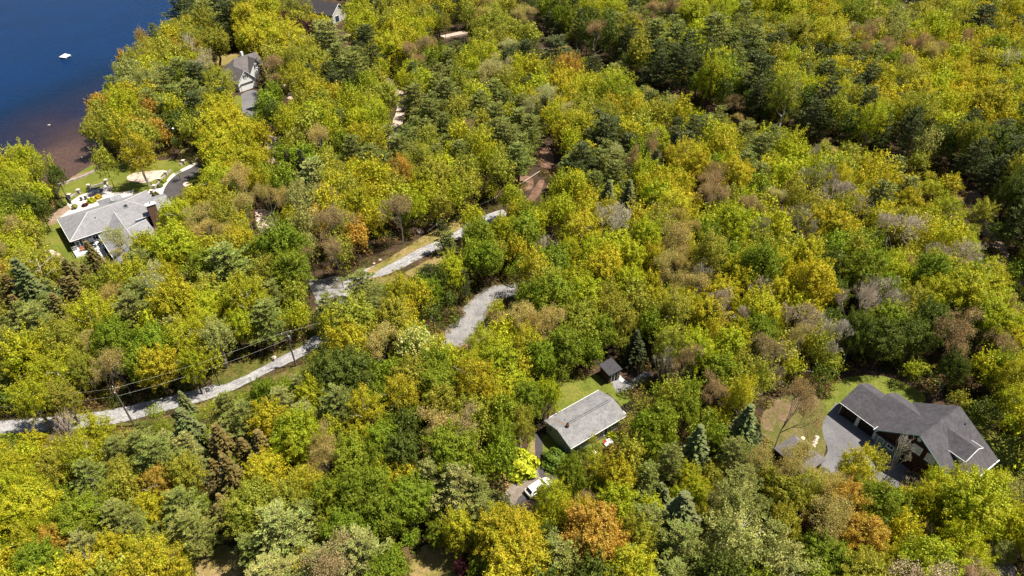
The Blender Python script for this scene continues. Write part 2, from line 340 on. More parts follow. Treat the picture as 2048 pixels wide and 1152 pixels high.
sheet('driveway', [(1030, 1010), (1058, 975), (1086, 955), (1106, 952), (1112, 965), (1080, 1000), (1050, 1022)], 'asphalt_dark', label='dark asphalt under the white car')
sheet('footpath', [(1224, 768), (1234, 752), (1252, 762), (1262, 762), (1286, 744), (1302, 750), (1280, 770), (1248, 782), (1236, 784)], 'gravel_dark', label='grey path beside the small shed')
sheet('lawn', [(1640, 850), (1645, 800), (1680, 758), (1760, 752), (1812, 768), (1850, 800), (1760, 860), (1660, 830)], 'lawn', label='lawn behind the brown gabled house')
sheet('lawn', [(1520, 850), (1545, 800), (1600, 790), (1645, 800), (1655, 850), (1650, 900), (1640, 960), (1560, 960), (1525, 900)], 'lawn_worn', label='worn lawn round the tan tree')
sheet('bare_soil', [(1526, 850), (1535, 815), (1556, 798), (1590, 800), (1604, 786), (1632, 796), (1612, 822), (1586, 826), (1578, 846), (1556, 842), (1546, 862)], 'litter_mix', rough=1.3, label='pinkish bare soil under the tan tree')
sheet('lawn', [(1925, 800), (1990, 860), (2048, 880), (2080, 960), (2040, 1000), (1970, 960), (1930, 900)], 'lawn', label='shaded lawn right of the brown gabled house')
sheet('driveway', [(1668, 812), (1684, 812), (1820, 900), (1860, 950), (1810, 985), (1730, 960), (1660, 955), (1645, 945), (1644, 925), (1655, 900), (1646, 870), (1646, 846)], 'asphalt', label='wide grey asphalt forecourt', rough=.1)
sheet('lawn', [(372, 1175), (384, 1116), (430, 1092), (472, 1102), (490, 1175)], 'dry_grass', z=None, label='dry grass clearing at the forest edge')
sheet('lawn', [(812, 1175), (834, 1100), (880, 1086), (916, 1098), (925, 1175)], 'dry_grass', label='small dry grass clearing in the forest')
sheet('asphalt_road', [(1960, 1165), (1975, 1110), (1990, 1080), (2006, 1090), (2040, 1160), (2050, 1190), (1970, 1190)], 'asphalt', label='asphalt drive corner among lime trees')
sheet('brook', [(1925, 395), (1950, 380), (1968, 400), (1990, 450), (2025, 520), (2060, 570), (2045, 590), (2000, 530), (1960, 460)], 'dirt', label='brown brook bed between the banks')
print('ground done')

# ---------------------------------------------------------------- houses
def slabs(xf, polys, t=.16):
    m = MB(xf)
    for p in polys: m.prism(p, (0, 0, -t))
    return m
def walls(xf, blocks, gables=()):
    m = MB(xf)
    for b in blocks: m.box(*b)
    for tri, h in gables: m.prism(tri, h)
    return m
def window(xf, parent, c, nrm, wd, ht, frame_mat='white_paint', door=False, shutters=False, name=None, panes='glass', bars=1):
    """a window or door on a wall: c = centre on the wall face, nrm = 'u-','u+','v-','v+' outward"""
    u, v, z = c; ax = nrm[0]; sg = 1 if nrm[1] == '+' else -1; t = .07
    def bx(m, a0, a1, z0, z1, d0, d1):
        d0, d1 = sorted((d0 * sg, d1 * sg))
        if ax == 'u': m.box(u + d0, u + d1, v + a0, v + a1, z0, z1)
        else: m.box(u + a0, u + a1, v + d0, v + d1, z0, z1)
    m = MB(xf); h = wd / 2; k = ht / 2; fw = .11
    for a in ((-h, -h + fw), (h - fw, h)): bx(m, a[0], a[1], z - k, z + k, .003, t)
    for q in ((z - k, z - k + fw), (z + k - fw, z + k)): bx(m, -h + fw, h - fw, q[0], q[1], .003, t)
    for b in range(1, bars + 1):
        x = -h + wd * b / (bars + 1); bx(m, x - .03, x + .03, z - k + fw, z + k - fw, .006, t - .01)
    f = m.build(name or ('door' if door else 'window'), frame_mat, parent)
    m = MB(xf); bx(m, -h + fw, h - fw, z - k + fw, z + k - fw, .0, .035); m.build('panel' if door else 'pane', panes, f)
    if door:
        m = MB(xf); bx(m, h - fw - .18, h - fw - .12, z - .08, z + .08, .03, .09); m.build('handle', 'grey_metal', f)
    else:
        m = MB(xf); bx(m, -h - .05, h + .05, z - k - .07, z - k - .003, .003, .12); m.build('sill', frame_mat, f)
    if shutters:
        for a in (-h - .42, h + .06):
            m = MB(xf); bx(m, a, a + .36, z - k, z + k, .003, .05); m.build('shutter', 'charcoal_fabric', f)
    return f
def gutter(xf, parent, a, b, mat='white_paint', r=.07, name='gutter'):
    return MB(xf).tube([a, b], r, 6).build(name, mat, parent)
def vent(xf, parent, c, r=.1, h=.4, mat='dark_metal'):
    return MB(xf).tube([c, (c[0], c[1], c[2] + h)], r, 8).build('vent_pipe', mat, parent)

# --- the long house by the lake
L = frame((-104.9, 133.8), (.77, .638)); Hs = empty('hip_roofed_house', L((10, 6, 0)), 'long navy house with pale grey hipped roof and brick chimney beside the lake', 'house')
walls(L, [(.6, 20.9, .6, 12.6, 0, 2.95), (6.6, 16.4, -16.6, .6, 0, 2.93), (10.5, 15, 12.6, 15.4, 0, 2.9), (20.9, 24, 2.6, 8.4, 0, 2.85)]).build('wall', 'navy_siding', Hs)
rg = 5.5
main = [[(0, 0, 3), (21.5, 0, 3), (15.0, 6.6, rg), (6.3, 6.6, rg)], [(21.5, 0, 3), (21.5, 13.2, 3), (15.0, 6.6, rg)],
        [(21.5, 13.2, 3), (0, 13.2, 3), (6.3, 6.6, rg), (15.0, 6.6, rg)], [(0, 13.2, 3), (0, 0, 3), (6.3, 6.6, rg)]]
wing = [[(6, -17.2, 2.97), (6, -1.3, 2.97), (11.5, -6.8, 5.1), (11.5, -11.6, 5.1)], [(17, -1.3, 2.97), (17, -17.2, 2.97), (11.5, -11.6, 5.1), (11.5, -6.8, 5.1)],
        [(6, -1.3, 2.97), (17, -1.3, 2.97), (11.5, -6.8, 5.1)], [(17, -17.2, 2.97), (6, -17.2, 2.97), (11.5, -11.6, 5.1)]]
conn = [[(8.4, -1.0, 3.1), (8.4, .4, 3.1), (11.5, 4.4, 4.62), (11.5, -5.6, 4.64)], [(14.6, -1.0, 3.1), (14.6, .4, 3.1), (11.5, 4.4, 4.62), (11.5, -5.6, 4.64)]]
bay = [[(9.9, 15.8, 3.02), (9.9, 12.4, 3.02), (12.7, 10.6, 4.3), (12.7, 13.0, 4.3)], [(15.5, 15.8, 3.02), (15.5, 12.4, 3.02), (12.7, 10.6, 4.3), (12.7, 13.0, 4.3)], [(9.9, 15.8, 3.02), (15.5, 15.8, 3.02), (12.7, 13.0, 4.3)]]
rw = [[(20, 2, 2.9), (24.4, 2, 2.9), (24.4, 5.5, 4.0), (19, 5.5, 4.0)], [(20, 9, 2.9), (24.4, 9, 2.9), (24.4, 5.5, 4.0), (19, 5.5, 4.0)]]
rf = slabs(L, main + wing + conn + bay + rw).build('roof', 'roof_pale', Hs)
for a, b in (((0, 0, 3), (6.3, 6.6, rg)), ((6.3, 6.6, rg), (15, 6.6, rg)), ((0, 13.2, 3), (6.3, 6.6, rg)), ((21.5, 0, 3), (15, 6.6, rg)), ((21.5, 13.2, 3), (15, 6.6, rg)),
             ((11.5, 4.4, 4.62), (11.5, -5.6, 4.64)), ((11.5, -6.8, 5.1), (11.5, -11.6, 5.1)), ((6, -1.3, 2.97), (11.5, -6.8, 5.1)), ((17, -1.3, 2.97), (11.5, -6.8, 5.1)), ((12.7, 10.6, 4.3), (12.7, 13, 4.3)), ((12.7, 13, 4.3), (15.5, 15.8, 3.0))):
    MB(L).tube([a, b], .085, 5).build('ridge_cap', 'ridge_cap', rf)
ch = MB(L).box(18.2, 20.3, -.75, .35, 0, 5.9).build('chimney', 'brick', Hs)
MB(L).box(18.05, 20.45, -.9, .5, 5.9, 6.08).build('chimney_cap', 'white_paint', ch); MB(L).tube([(19.2, -.2, 6.08), (19.2, -.2, 6.5)], .12, 8).build('flue', 'dark_metal', ch)
for c in ((3.1, .6, 1.9), (8.0, .6, 1.9)): window(L, Hs, (c[0] if c[0] < 6 else 5.3, c[1], 1.55), 'v-', 1.5, 1.3, bars=1)
for u in (13.0, 14.2): window(L, Hs, (u + 3.0, .6, 1.6), 'v-', .9, 1.4)
window(L, Hs, (1.25, .6, 1.2), 'v-', .95, 2.1, door=True, bars=0, panes='glass')
for u in (3, 8, 17.5, 20): window(L, Hs, (u, 12.6, 1.6), 'v+', 1.4, 1.3)
window(L, Hs, (16.4, -8, 1.4), 'u+', 2.6, 2.2, door=True, panes='white_paint')
gutter(L, Hs, (0, -.06, 2.93), (8.2, -.06, 2.93)); gutter(L, Hs, (-.06, 0, 2.93), (-.06, 13.2, 2.93)); gutter(L, Hs, (14.8, -.06, 2.93), (18.2, -.06, 2.93)); gutter(L, Hs, (5.94, -17, 2.9), (5.94, -1.3, 2.9))
vent(L, Hs, (7.2, 4.2, 4.5)); 
sk = MB(L).prism([(14, 4.2, 4.66), (15.0, 4.2, 4.66), (15.0, 5.2, 5.05), (14, 5.2, 5.05)], (0, 0, .12)).build('skylight', 'grey_metal', Hs)
MB(L).prism([(14.12, 4.32, 4.83), (14.88, 4.32, 4.83), (14.88, 5.08, 5.13), (14.12, 5.08, 5.13)], (0, 0, .02)).build('pane', 'glass', sk)
dk = MB(L).box(-.35, 5.9, -3.1, .58, 0, .5).build('deck', 'deck_boards', Hs)
m = MB(L)
for u in (-.3, 1.2, 2.8, 4.4, 5.85): m.box(u - .04, u + .04, -3.06, -2.98, .5, 1.4)
m.box(-.34, 5.9, -3.07, -2.97, 1.4, 1.46); m.box(-.36, -.28, -2.96, .5, 1.4, 1.46); m.build('railing', 'grey_metal', dk)
# things on the deck
def chair(name, loc, rz, mat, label, cat='chair', group=None, wd=.6):
    e = empty(name, loc, label, cat, group, rz); f = lambda p: Vector(loc) + Matrix.Rotation(rz, 3, 'Z') @ Vector(p)
    h = wd / 2
    MB(f).box(-h, h, -.3, .3, .38, .48).build('seat', mat, e, bevel=.02); MB(f).prism([(-h, .24, .48), (h, .24, .48), (h, .34, .95), (-h, .34, .95)], (0, .06, 0)).build('backrest', mat, e)
    for x in (-h + .04, h - .04):
        for y in (-.26, .26): MB(f).box(x - .025, x + .025, y - .025, y + .025, 0, .38).build('leg', 'dark_metal', e)
    for x in (-h, h): MB(f).box(x - .03, x + .03, -.28, .28, .62, .67).build('armrest', 'dark_metal', e)
    return e
def table(name, loc, rz, wd, dp, mat, label, h=.74):
    e = empty(name, loc, label, 'table', None, rz); f = lambda p: Vector(loc) + Matrix.Rotation(rz, 3, 'Z') @ Vector(p)
    MB(f).box(-wd / 2, wd / 2, -dp / 2, dp / 2, h - .06, h).build('table_top', mat, e)
    for x in (-wd / 2 + .08, wd / 2 - .08):
        for y in (-dp / 2 + .08, dp / 2 - .08): MB(f).box(x - .035, x + .035, y - .035, y + .035, 0, h - .06).build('leg', 'dark_metal', e)
    return e
az = math.atan2(.638, .77)
chair('garden_sofa', L((2.0, -1.5, .5)), az, 'terracotta_fabric', 'terracotta cushioned sofa on the white deck', 'sofa', wd=2.0)
def parasol(loc, r, h, mat, label):
    e = empty('parasol', loc, label, 'parasol'); m = MB(); n = 8; top = Vector(loc) + Vector((0, 0, h))
    rim = [Vector(loc) + Vector((r * math.cos(2 * math.pi * i / n), r * math.sin(2 * math.pi * i / n), h - .55)) for i in range(n)]
    for i in range(n): m.prism([top, rim[i], rim[(i + 1) % n]], (0, 0, -.03))
    m.build('canopy', mat, e); MB().tube([loc, top + Vector((0, 0, .15))], .03, 6).build('pole', 'grey_metal', e); MB().tube([loc, Vector(loc) + Vector((0, 0, .12))], .28, 10).build('base', 'dark_metal', e)
parasol(L((3.9, -.9, .5)), .95, 2.3, 'charcoal_fabric', 'charcoal parasol standing on the white deck')
table('patio_table', L((4.0, -1.0, .5)), az, 1.2, .8, 'dark_metal', 'dark table under the charcoal parasol')
for i, (u, v, rz, lb) in enumerate(((4.3, -2.0, az + math.pi, 'dark chair on the outer side of the parasol table'), (5.2, -1.5, az - 1.2, 'dark chair between the parasol table and the wing wall'))):
    chair('patio_chair', L((u, v, .5)), rz, 'charcoal_fabric', lb, group='chairs on the white deck')
e = empty('grill', L((.3, -.1, .5)), 'covered grey barbecue grill at the shaded deck corner', 'grill')
MB(L).box(-.15, .75, -.4, .2, .6, 1.3).build('body', 'grey_metal', e, bevel=.05); MB(L).box(-.12, .72, -.37, .17, 1.31, 1.5).build('lid', 'grey_metal', e, bevel=.08)
for u in (-.08, .66): MB(L).box(u - .03, u + .03, -.3, .1, .5, .6).build('leg', 'dark_metal', e)

# --- bungalow
L = frame((9.8, 72.8), (10.4, 7.3)); Hb = empty('bungalow', L((6, 3.8, 0)), 'sage green bungalow with shallow weathered grey roof and rust stained chimney', 'house')
W_, D_ = 12.6, 7.4
walls(L, [(.35, W_ - .4, .5, D_ - .4, 0, 2.9)], [([(.35, .5, 2.9), (.35, D_ - .4, 2.9), (.35, D_ / 2, 3.85)], (W_ - .8, 0, 0))]).build('wall', 'sage_siding', Hb)
rf = slabs(L, [[(0, 0, 3), (W_, 0, 3), (W_, D_ / 2, 4.15), (0, D_ / 2, 4.15)], [(0, D_, 3), (W_, D_, 3), (W_, D_ / 2, 4.15), (0, D_ / 2, 4.15)]], .14).build('roof', 'roof_grey', Hb)
for v in (D_ / 2 - .17, D_ / 2 + .17): MB(L).tube([(2.2, v, 4.14), (12.0, v, 4.14)], .035, 4).build('ridge_vent', 'dark_metal', rf)
m = MB(L); m.box(1.75, 2.15, 3.1, 3.5, 3.8, 4.75); c_ = m.build('chimney', 'brick', Hb); MB(L).tube([(1.95, 3.3, 4.75), (1.95, 3.3, 5.05)], .13, 8).build('flue', 'dark_metal', c_)
st = MB(L); pts = [(1.75, 3.1), (1.6, 3.9), (1.45, 5), (1.2, 6.3), (.9, 6.9), (1.55, 6.6), (1.9, 5), (2.1, 3.9), (2.2, 3.2)]
def rz_(v): return 3 + 1.15 * (min(v, D_ - v) / (D_ / 2)) + .006
i0 = [(u, v, rz_(v)) for u, v in pts if v <= 3.7] ; 
st.face_pts([(1.72, 3.7, 4.157), (1.6, 4.3, rz_(4.3)), (1.35, 5.5, rz_(5.5)), (.95, 7.0, rz_(7.0)), (1.15, 7.0, rz_(7.0)), (1.6, 5.6, rz_(5.6)), (2.1, 4.3, rz_(4.3)), (2.15, 3.7, 4.157)]); plain('rust', (.30, .20, .16), .9); st.build('rust_stain', 'rust', rf)
vent(L, Hb, (2.6, 4.9, 3.75), .06, .3)
gutter(L, Hb, (0, -.06, 2.95), (W_, -.06, 2.95), r=.06); gutter(L, Hb, (1.2, D_ + .06, 2.95), (W_, D_ + .06, 2.95), r=.06)
window(L, Hb, (.35, 6.0, 1.9), 'u-', .9, .8, 'sage_siding')
for u in (3.2, 6.2, 10.4): window(L, Hb, (u, .5, 1.6), 'v-', 1.3, 1.1, 'white_paint')
window(L, Hb, (8.4, .5, 1.1), 'v-', .95, 2.05, door=True, bars=0, panes='door_dark')
MB(L).tube([(.3, 1.5, .2), (.3, 1.5, 2.9)], .05, 6).build('downpipe', 'white_paint', Hb)
dk = MB(L).box(W_ - .38, W_ + 1.9, 1.2, 7.1, .05, .45).build('deck', 'timber', Hb)
m = MB(L)
for v in (1.3, 2.8, 4.3, 5.8, 7.0): m.box(W_ + 1.8, W_ + 1.88, v - .04, v + .04, .45, 1.4)
for u in (W_ - .1, W_ + .9): m.box(u, u + .07, 7.0, 7.07, .45, 1.4)
m.box(W_ + 1.78, W_ + 1.9, 1.2, 7.1, 1.4, 1.46); m.box(W_ - .2, W_ + 1.77, 6.98, 7.09, 1.4, 1.46); m.build('railing', 'dark_metal', dk)
ba = math.atan2(7.3, 10.4)
table('patio_table', L((W_ + .85, 5.6, .45)), ba, 1.2, 1.0, 'cream_fabric', 'cream topped table on the bungalow deck')
chair('patio_chair', L((W_ + .9, 4.5, .45)), ba + .5, 'charcoal_fabric', 'dark chair nearest the cream topped table', group='chairs on the bungalow deck')
chair('patio_chair', L((W_ + 1.2, 3.6, .45)), ba + 2.0, 'terracotta_fabric', 'terracotta cushioned chair on the bungalow deck', group='chairs on the bungalow deck')
chair('patio_chair', L((W_ + .7, 3.0, .45)), ba - 1.0, 'charcoal_fabric', 'dark chair beside the white chest', group='chairs on the bungalow deck')
e = empty('storage_chest', L((W_ + 1.0, 1.9, .45)), 'white storage chest at the deck end of the bungalow', 'storage chest', None, ba)
MB(L).box(W_ + .45, W_ + 1.55, 1.5, 2.2, .46, 1.0).build('body', 'white_paint', e, bevel=.03); MB(L).box(W_ + .42, W_ + 1.58, 1.46, 2.24, 1.01, 1.1).build('lid', 'white_paint', e, bevel=.02)
e = empty('sun_lounger', L((7.6, -1.2, 0)), 'white lounger with a red cushion in front of the bungalow', 'lounger')
MB(L).box(6.8, 8.5, -1.7, -.5, .25, .35).build('bed', 'white_paint', e); MB(L).box(6.85, 7.6, -1.0, -.5, .36, .46).build('cushion', 'red_fabric', e, bevel=.03)
for u in (6.9, 8.4):
    for v in (-1.6, -.6): MB(L).box(u - .03, u + .03, v - .03, v + .03, 0, .25).build('leg', 'dark_metal', e)
MB(L).lump((4.3, -1.3, .2), .45, 4).build('stone', 'cream_fabric', None, label='cream boulder in front of the bungalow wall', cat='boulder')

# --- garden shed
L = frame((18.2, 89.9), (2.7, 1.8)); Sh = empty('garden_shed', L((1.6, 1.6, 0)), 'small dark shed with a square grey roof behind the bungalow', 'shed')
walls(L, [(.3, 3.0, .3, 2.9, 0, 2.5)]).build('wall', 'brown_shingle', Sh)
rf = slabs(L, [[(0, 0, 2.75), (3.25, 0, 2.75), (3.25, 3.2, 3.15), (0, 3.2, 3.15)]], .12).build('roof', 'roof_dark', Sh)
window(L, Sh, (1.3, .3, 1.1), 'v-', .95, 2.0, 'interior_white', door=True, bars=0, panes='door_dark')
MB(L).box(2.1, 2.9, .12, .29, .0, 2.3).build('cladding_panel', 'timber', Sh)
MB(L).box(.25, 3.05, .1, .28, 0, .12).build('door_step', 'interior_white', Sh)
a, b = at(1236, 755), at(1249, 765); d = (b - a).normalized(); s_ = Vector((-d.y, d.x, 0)) * .45
MB().prism([a - s_ + Vector((0, 0, .28)), a + s_ + Vector((0, 0, .28)), b + s_ + Vector((0, 0, .06)), b - s_ + Vector((0, 0, .06))], (0, 0, .07)).build('ramp', 'white_paint', None, label='bright white ramp board beside the small shed', cat='ramp')

# --- brown gabled house
L = frame((58.9, 82.9), (.545, -.838)); Hg = empty('gabled_house', L((12, 5, 0)), 'brown shingled house with charcoal gabled roofs, double garage and dormer', 'house')
def sl(u): return 8.5 - (13.5 - u) * .78 if u < 13.5 else 8.5 - (u - 13.5) * .63
wl = walls(L, [(.25, 7.0, 3.2, 7.6, 0, 3.1), (.25, .9, .3, 3.2, 0, 3.0), (7.5, 21.4, -.2, 10.2, 0, 3.1)], [([(7.5, -.2, 3.1), (21.4, -.2, 3.1), (21.4, -.2, 3.3), (13.5, -.2, 8.2), (7.5, -.2, 3.6)], (0, 10.4, 0)), ([(.25, .5, 3.1), (.25, 7.6, 3.1), (.25, 4.2, 5.2)], (6.8, 0, 0))]).build('wall', 'brown_shingle', Hg)
walls(L, [(.1, 7.4, .35, .6, 2.55, 3.1), (.12, .5, .35, .6, 0, 2.55), (3.3, 3.9, .35, .6, 0, 2.55), (6.8, 7.4, .35, .6, 0, 2.55)]).build('garage_surround', 'interior_white', Hg)
for u0, u1 in ((.5, 3.3), (3.9, 6.8)):
    g = MB(L).box(u0, u1, .52, .66, 0, 2.55).build('garage_door', 'door_dark', Hg)
roofs = [[(-.15, -.2, 3.2), (7.3, -.2, 3.2), (9.8, 4.2, 5.5), (-.15, 4.2, 5.5)], [(-.15, 8.2, 3.3), (5, 8.2, 3.3), (5, 4.2, 5.5), (-.15, 4.2, 5.5)],
         [(4.25, 4.2, 5.5), (9.8, 4.2, 5.5), (11.2, 5.5, 6.22), (4.25, 5.5, 6.22)], [(4.25, 9.6, 3.9), (9.2, 9.6, 3.9), (11.2, 5.5, 6.22), (4.25, 5.5, 6.22)],
         [(7.0, -.9, sl(7.0)), (7.0, 10.5, sl(7.0)), (13.5, 10.5, 8.5), (13.5, -.9, 8.5)], [(22.0, -.9, sl(22)), (22.0, 10.9, sl(22)), (13.5, 10.5, 8.5), (13.5, -.9, 8.5)]]
rf = slabs(L, roofs, .2).build('roof', 'roof_charcoal', Hg)
MB(L).tube([(13.5, -.9, 8.5), (13.5, 10.5, 8.5)], .09, 5).build('ridge_cap', 'roof_charcoal', rf)
dz, dl, du0, du1 = 7.75, 6.25, 14.6, 19.9
dm = MB(L); dm.prism([(19.5, 2.9, sl(19.5) - .2), (19.5, 7.3, sl(19.5) - .2), (19.5, 7.3, dl), (19.5, 5.1, dz - .25), (19.5, 2.9, dl)], (-3.4, 0, 0)); dm = dm.build('dormer', 'interior_white', Hg)
slabs(L, [[(du0, 5.1, dz), (du1, 5.1, dz), (du1, 2.6, dl), (17.05, 2.6, dl)], [(du0, 5.1, dz), (du1, 5.1, dz), (du1, 7.6, dl), (17.05, 7.6, dl)]], .12).build('roof', 'roof_charcoal', dm)
window(L, dm, (19.5, 5.1, 6.1), 'u+', 1.3, 1.3)
for a, b in (((du1, 2.6, dl - .04), (du1, 5.1, dz - .04)), ((du1, 7.6, dl - .04), (du1, 5.1, dz - .04)), ((17.1, 2.55, dl - .08), (du1, 2.55, dl - .08)), ((18, 7.65, dl - .05), (du1, 7.65, dl - .05))): MB(L).tube([a, b], .07, 5).build('trim_board', 'white_paint', dm)
gutter(L, Hg, (-.15, -.28, 3.15), (7.1, -.28, 3.15), r=.055); gutter(L, Hg, (22.08, -.9, sl(22)), (22.08, 10.9, sl(22)), r=.1)
MB(L).tube([(6.98, -.95, sl(7) - .02), (6.98, .9, sl(7) - .02)], .06, 5).build('trim_board', 'white_paint', Hg)
for a, b in (((7.0, -.97, sl(7) - .1), (13.5, -.97, 8.4)), ((13.5, -.97, 8.4), (22, -.97, sl(22) - .1))): MB(L).tube([a, b], .1, 5).build('rake_board', 'teal_siding', Hg)
for u, z in ((11.6, 4.95), (13.9, 4.95), (16.2, 4.95)): window(L, Hg, (u, -.2, z), 'v-', 1.55, 1.6, bars=1, panes='interior_white' if u > 12 else 'glass')
ov = MB(L); ov.prism([(13.5 + .34 * math.cos(t * math.pi / 8), -.28, 7.0 + .45 * math.sin(t * math.pi / 8)) for t in range(16)], (0, .07, 0)); ov.build('gable_vent', 'interior_white', Hg)
walls(L, [(7.6, 12.4, -.34, -.21, 0, 2.7)]).build('porch_panelling', 'teal_siding', Hg); window(L, Hg, (10.3, -.34, 1.9), 'v-', 1.2, .95, 'white_paint', bars=1); window(L, Hg, (8.6, -.34, 1.25), 'v-', 1.1, 2.3, 'interior_white', door=True, bars=0, panes='teal_siding')
MB(L).box(7.4, 12.6, -.75, -.36, 2.75, 2.9).build('porch_canopy', 'roof_charcoal', Hg)
vent(L, Hg, (15.8, 9.0, 7.05), .1, .35)
MB(L).box(22.2, 22.6, 2.5, 3.3, 2.2, 3.0).build('wall_lantern', 'white_paint', Hg)
for a in (2, 7): window(L, Hg, (21.4, a, 1.6), 'u+', 1.4, 1.3)

# --- white garage house near the top
L = frame((-95.4, 230.1), (.63, .777)); Hw = empty('white_house', L((6, 6, 0)), 'white house with grey roofs, shuttered gables and garage at the forest edge', 'house')
walls(L, [(.3, 7.0, .3, 9, 0, 3.0), (2.4, 15.5, 6.2, 14.0, 0, 3.1), (8.7, 14.6, 5.4, 8, 0, 3.0)], [([(.3, .3, 3.0), (7.0, .3, 3.0), (3.65, .3, 6.5)], (0, 9, 0)), ([(8.7, 5.4, 3.0), (14.6, 5.4, 3.0), (11.65, 5.4, 7.3)], (0, 3, 0))]).build('wall', 'white_paint', Hw)
slabs(L, [[(0, 0, 3), (0, 10.5, 3), (3.65, 10.5, 6.8), (3.65, 0, 6.8)], [(7.3, 0, 3), (7.3, 10.5, 3), (3.65, 10.5, 6.8), (3.65, 0, 6.8)],
          [(8.4, 5.0, 3.2), (8.4, 11, 3.2), (11.65, 11, 7.6), (11.65, 5.0, 7.6)], [(14.9, 5.0, 3.2), (14.9, 11, 3.2), (11.65, 11, 7.6), (11.65, 5.0, 7.6)],
          [(1.6, 5.7, 3), (16, 5.7, 3), (15.5, 10, 8.0), (6.5, 10, 8.0)], [(1.6, 14.6, 3), (16, 14.6, 3), (15.5, 10, 8.0), (6.5, 10, 8.0)], [(1.6, 5.7, 3), (1.6, 14.6, 3), (6.5, 10, 8.0)]], .15).build('roof', 'roof_brown_grey', Hw)
window(L, Hw, (3.65, .3, 4.7), 'v-', 1.0, 1.25, shutters=True); window(L, Hw, (11.65, 5.4, 5.0), 'v-', 1.0, 1.4, shutters=True)
g = MB(L).box(1.1, 6.2, .18, .29, 0, 2.3).build('garage_door', 'white_paint', Hw); MB(L).box(1.0, 6.3, -.02, .28, 2.32, 2.5).build('door_hood', 'dark_metal', Hw)
for u in (.6, 6.7): MB(L).box(u - .08, u + .08, .12, .28, 1.7, 2.05).build('wall_lantern', 'dark_metal', Hw)
for a, b in (((-.02, -.03, 3), (3.65, -.03, 6.8)), ((7.32, -.03, 3), (3.65, -.03, 6.8))): MB(L).tube([a, b], .09, 5).build('rake_board', 'white_paint', Hw)
MB(L).box(10.4, 11.2, 11.3, 12, 6, 8.9).build('chimney', 'white_paint', Hw)

# --- house with solar panels
L = frame((-77.9, 305.1), (-.88, .475)); Hp = empty('solar_house', L((9, -5, 0)), 'beige house with dark roof and solar panels at the far shore', 'house')
# here u runs away from the gable end and v points towards the camera; depth lies at negative v
walls(L, [(.4, 19, -9.6, -.4, 0, 3.4)], [([(.4, -9.6, 3.4), (.4, -.4, 3.4), (.4, -5, 7.0)], (18, 0, 0))]).build('wall', 'beige_siding', Hp)
slabs(L, [[(0, 0, 3.5), (20, 0, 3.5), (20, -5, 7.4), (0, -5, 7.4)], [(0, -10, 3.5), (20, -10, 3.5), (20, -5, 7.4), (0, -5, 7.4)]], .2).build('roof', 'roof_dark', Hp)
for a in (0, -10): MB(L).tube([(-.05, a, 3.5), (-.05, -5, 7.4)], .12, 5).build('rake_board', 'white_paint', Hp)
for i in range(7):
    for j in range(2):
        u0 = .5 + i * 1.35; v0 = -5.4 - j * 1.9; z = lambda v: 7.4 - (-5 - v) * .78 + .08
        p_ = MB(L).prism([(u0, v0, z(v0)), (u0 + 1.3, v0, z(v0)), (u0 + 1.3, v0 - 1.8, z(v0 - 1.8)), (u0, v0 - 1.8, z(v0 - 1.8))], (0, 0, .05)).build('solar_panel', 'white_paint', Hp)
        MB(L).prism([(u0 + .12, v0 - .12, z(v0 - .12) + .052), (u0 + 1.18, v0 - .12, z(v0 - .12) + .052), (u0 + 1.18, v0 - 1.68, z(v0 - 1.68) + .052), (u0 + .12, v0 - 1.68, z(v0 - 1.68) + .052)], (0, 0, .02)).build('cell', 'solar_cell', p_)
window(L, Hp, (.4, -3.2, 1.5), 'u-', 2.6, 2.8, door=True, bars=0, panes='blue_paint'); window(L, Hp, (.4, -5, 5.3), 'u-', .8, 1.0)
for u in (5, 9): window(L, Hp, (u, -.4, 1.8), 'v+', 1.4, 1.2)

# --- roofs glimpsed through the trees
def small_house(name, p, rz, wd, dp, hh, rh, wmat, rmat, label, cat):
    f = lambda q: Vector(p) + Matrix.Rotation(rz, 3, 'Z') @ Vector(q); e = empty(name, p, label, cat, None, rz)
    walls(f, [(-wd / 2 + .3, wd / 2 - .3, -dp / 2 + .3, dp / 2 - .3, 0, hh)]).build('wall', wmat, e); r = min(wd, dp) / 2
    a, b = wd / 2, dp / 2; x = a - r + .01; y = 0
    slabs(f, [[(-a, -b, hh), (a, -b, hh), (x, 0, hh + rh), (-x, 0, hh + rh)], [(a, b, hh), (-a, b, hh), (-x, 0, hh + rh), (x, 0, hh + rh)], [(a, -b, hh), (a, b, hh), (x, 0, hh + rh)], [(-a, b, hh), (-a, -b, hh), (-x, 0, hh + rh)]], .14).build('roof', rmat, e)
    g = lambda q: f(q); window(g, e, (0, -dp / 2 + .3, 1.1), 'v-', 1.0, 2.1, door=True, bars=0, panes='door_dark')
p = at(1592, 925); small_house('outbuilding', (p.x, p.y, 0), -.99, 6.4, 5.4, 2.3, 1.5, 'brown_shingle', 'roof_brown_grey', 'dark hip roofed outbuilding hidden under yellow branches', 'outbuilding')
p = at(1612, 985); small_house('outbuilding', (p.x, p.y, 0), -.99, 3.4, 3.0, 2.2, .7, 'brown_shingle', 'roof_dark', 'small dark lean-to roof under tan twigs', 'outbuilding')
p = at(1822, 2); small_house('distant_house', (p.x, p.y, 0), -.6, 15, 12, 3.0, 4, 'beige_siding', 'roof_brown_grey', 'distant grey roof corner above the far forest', 'house')

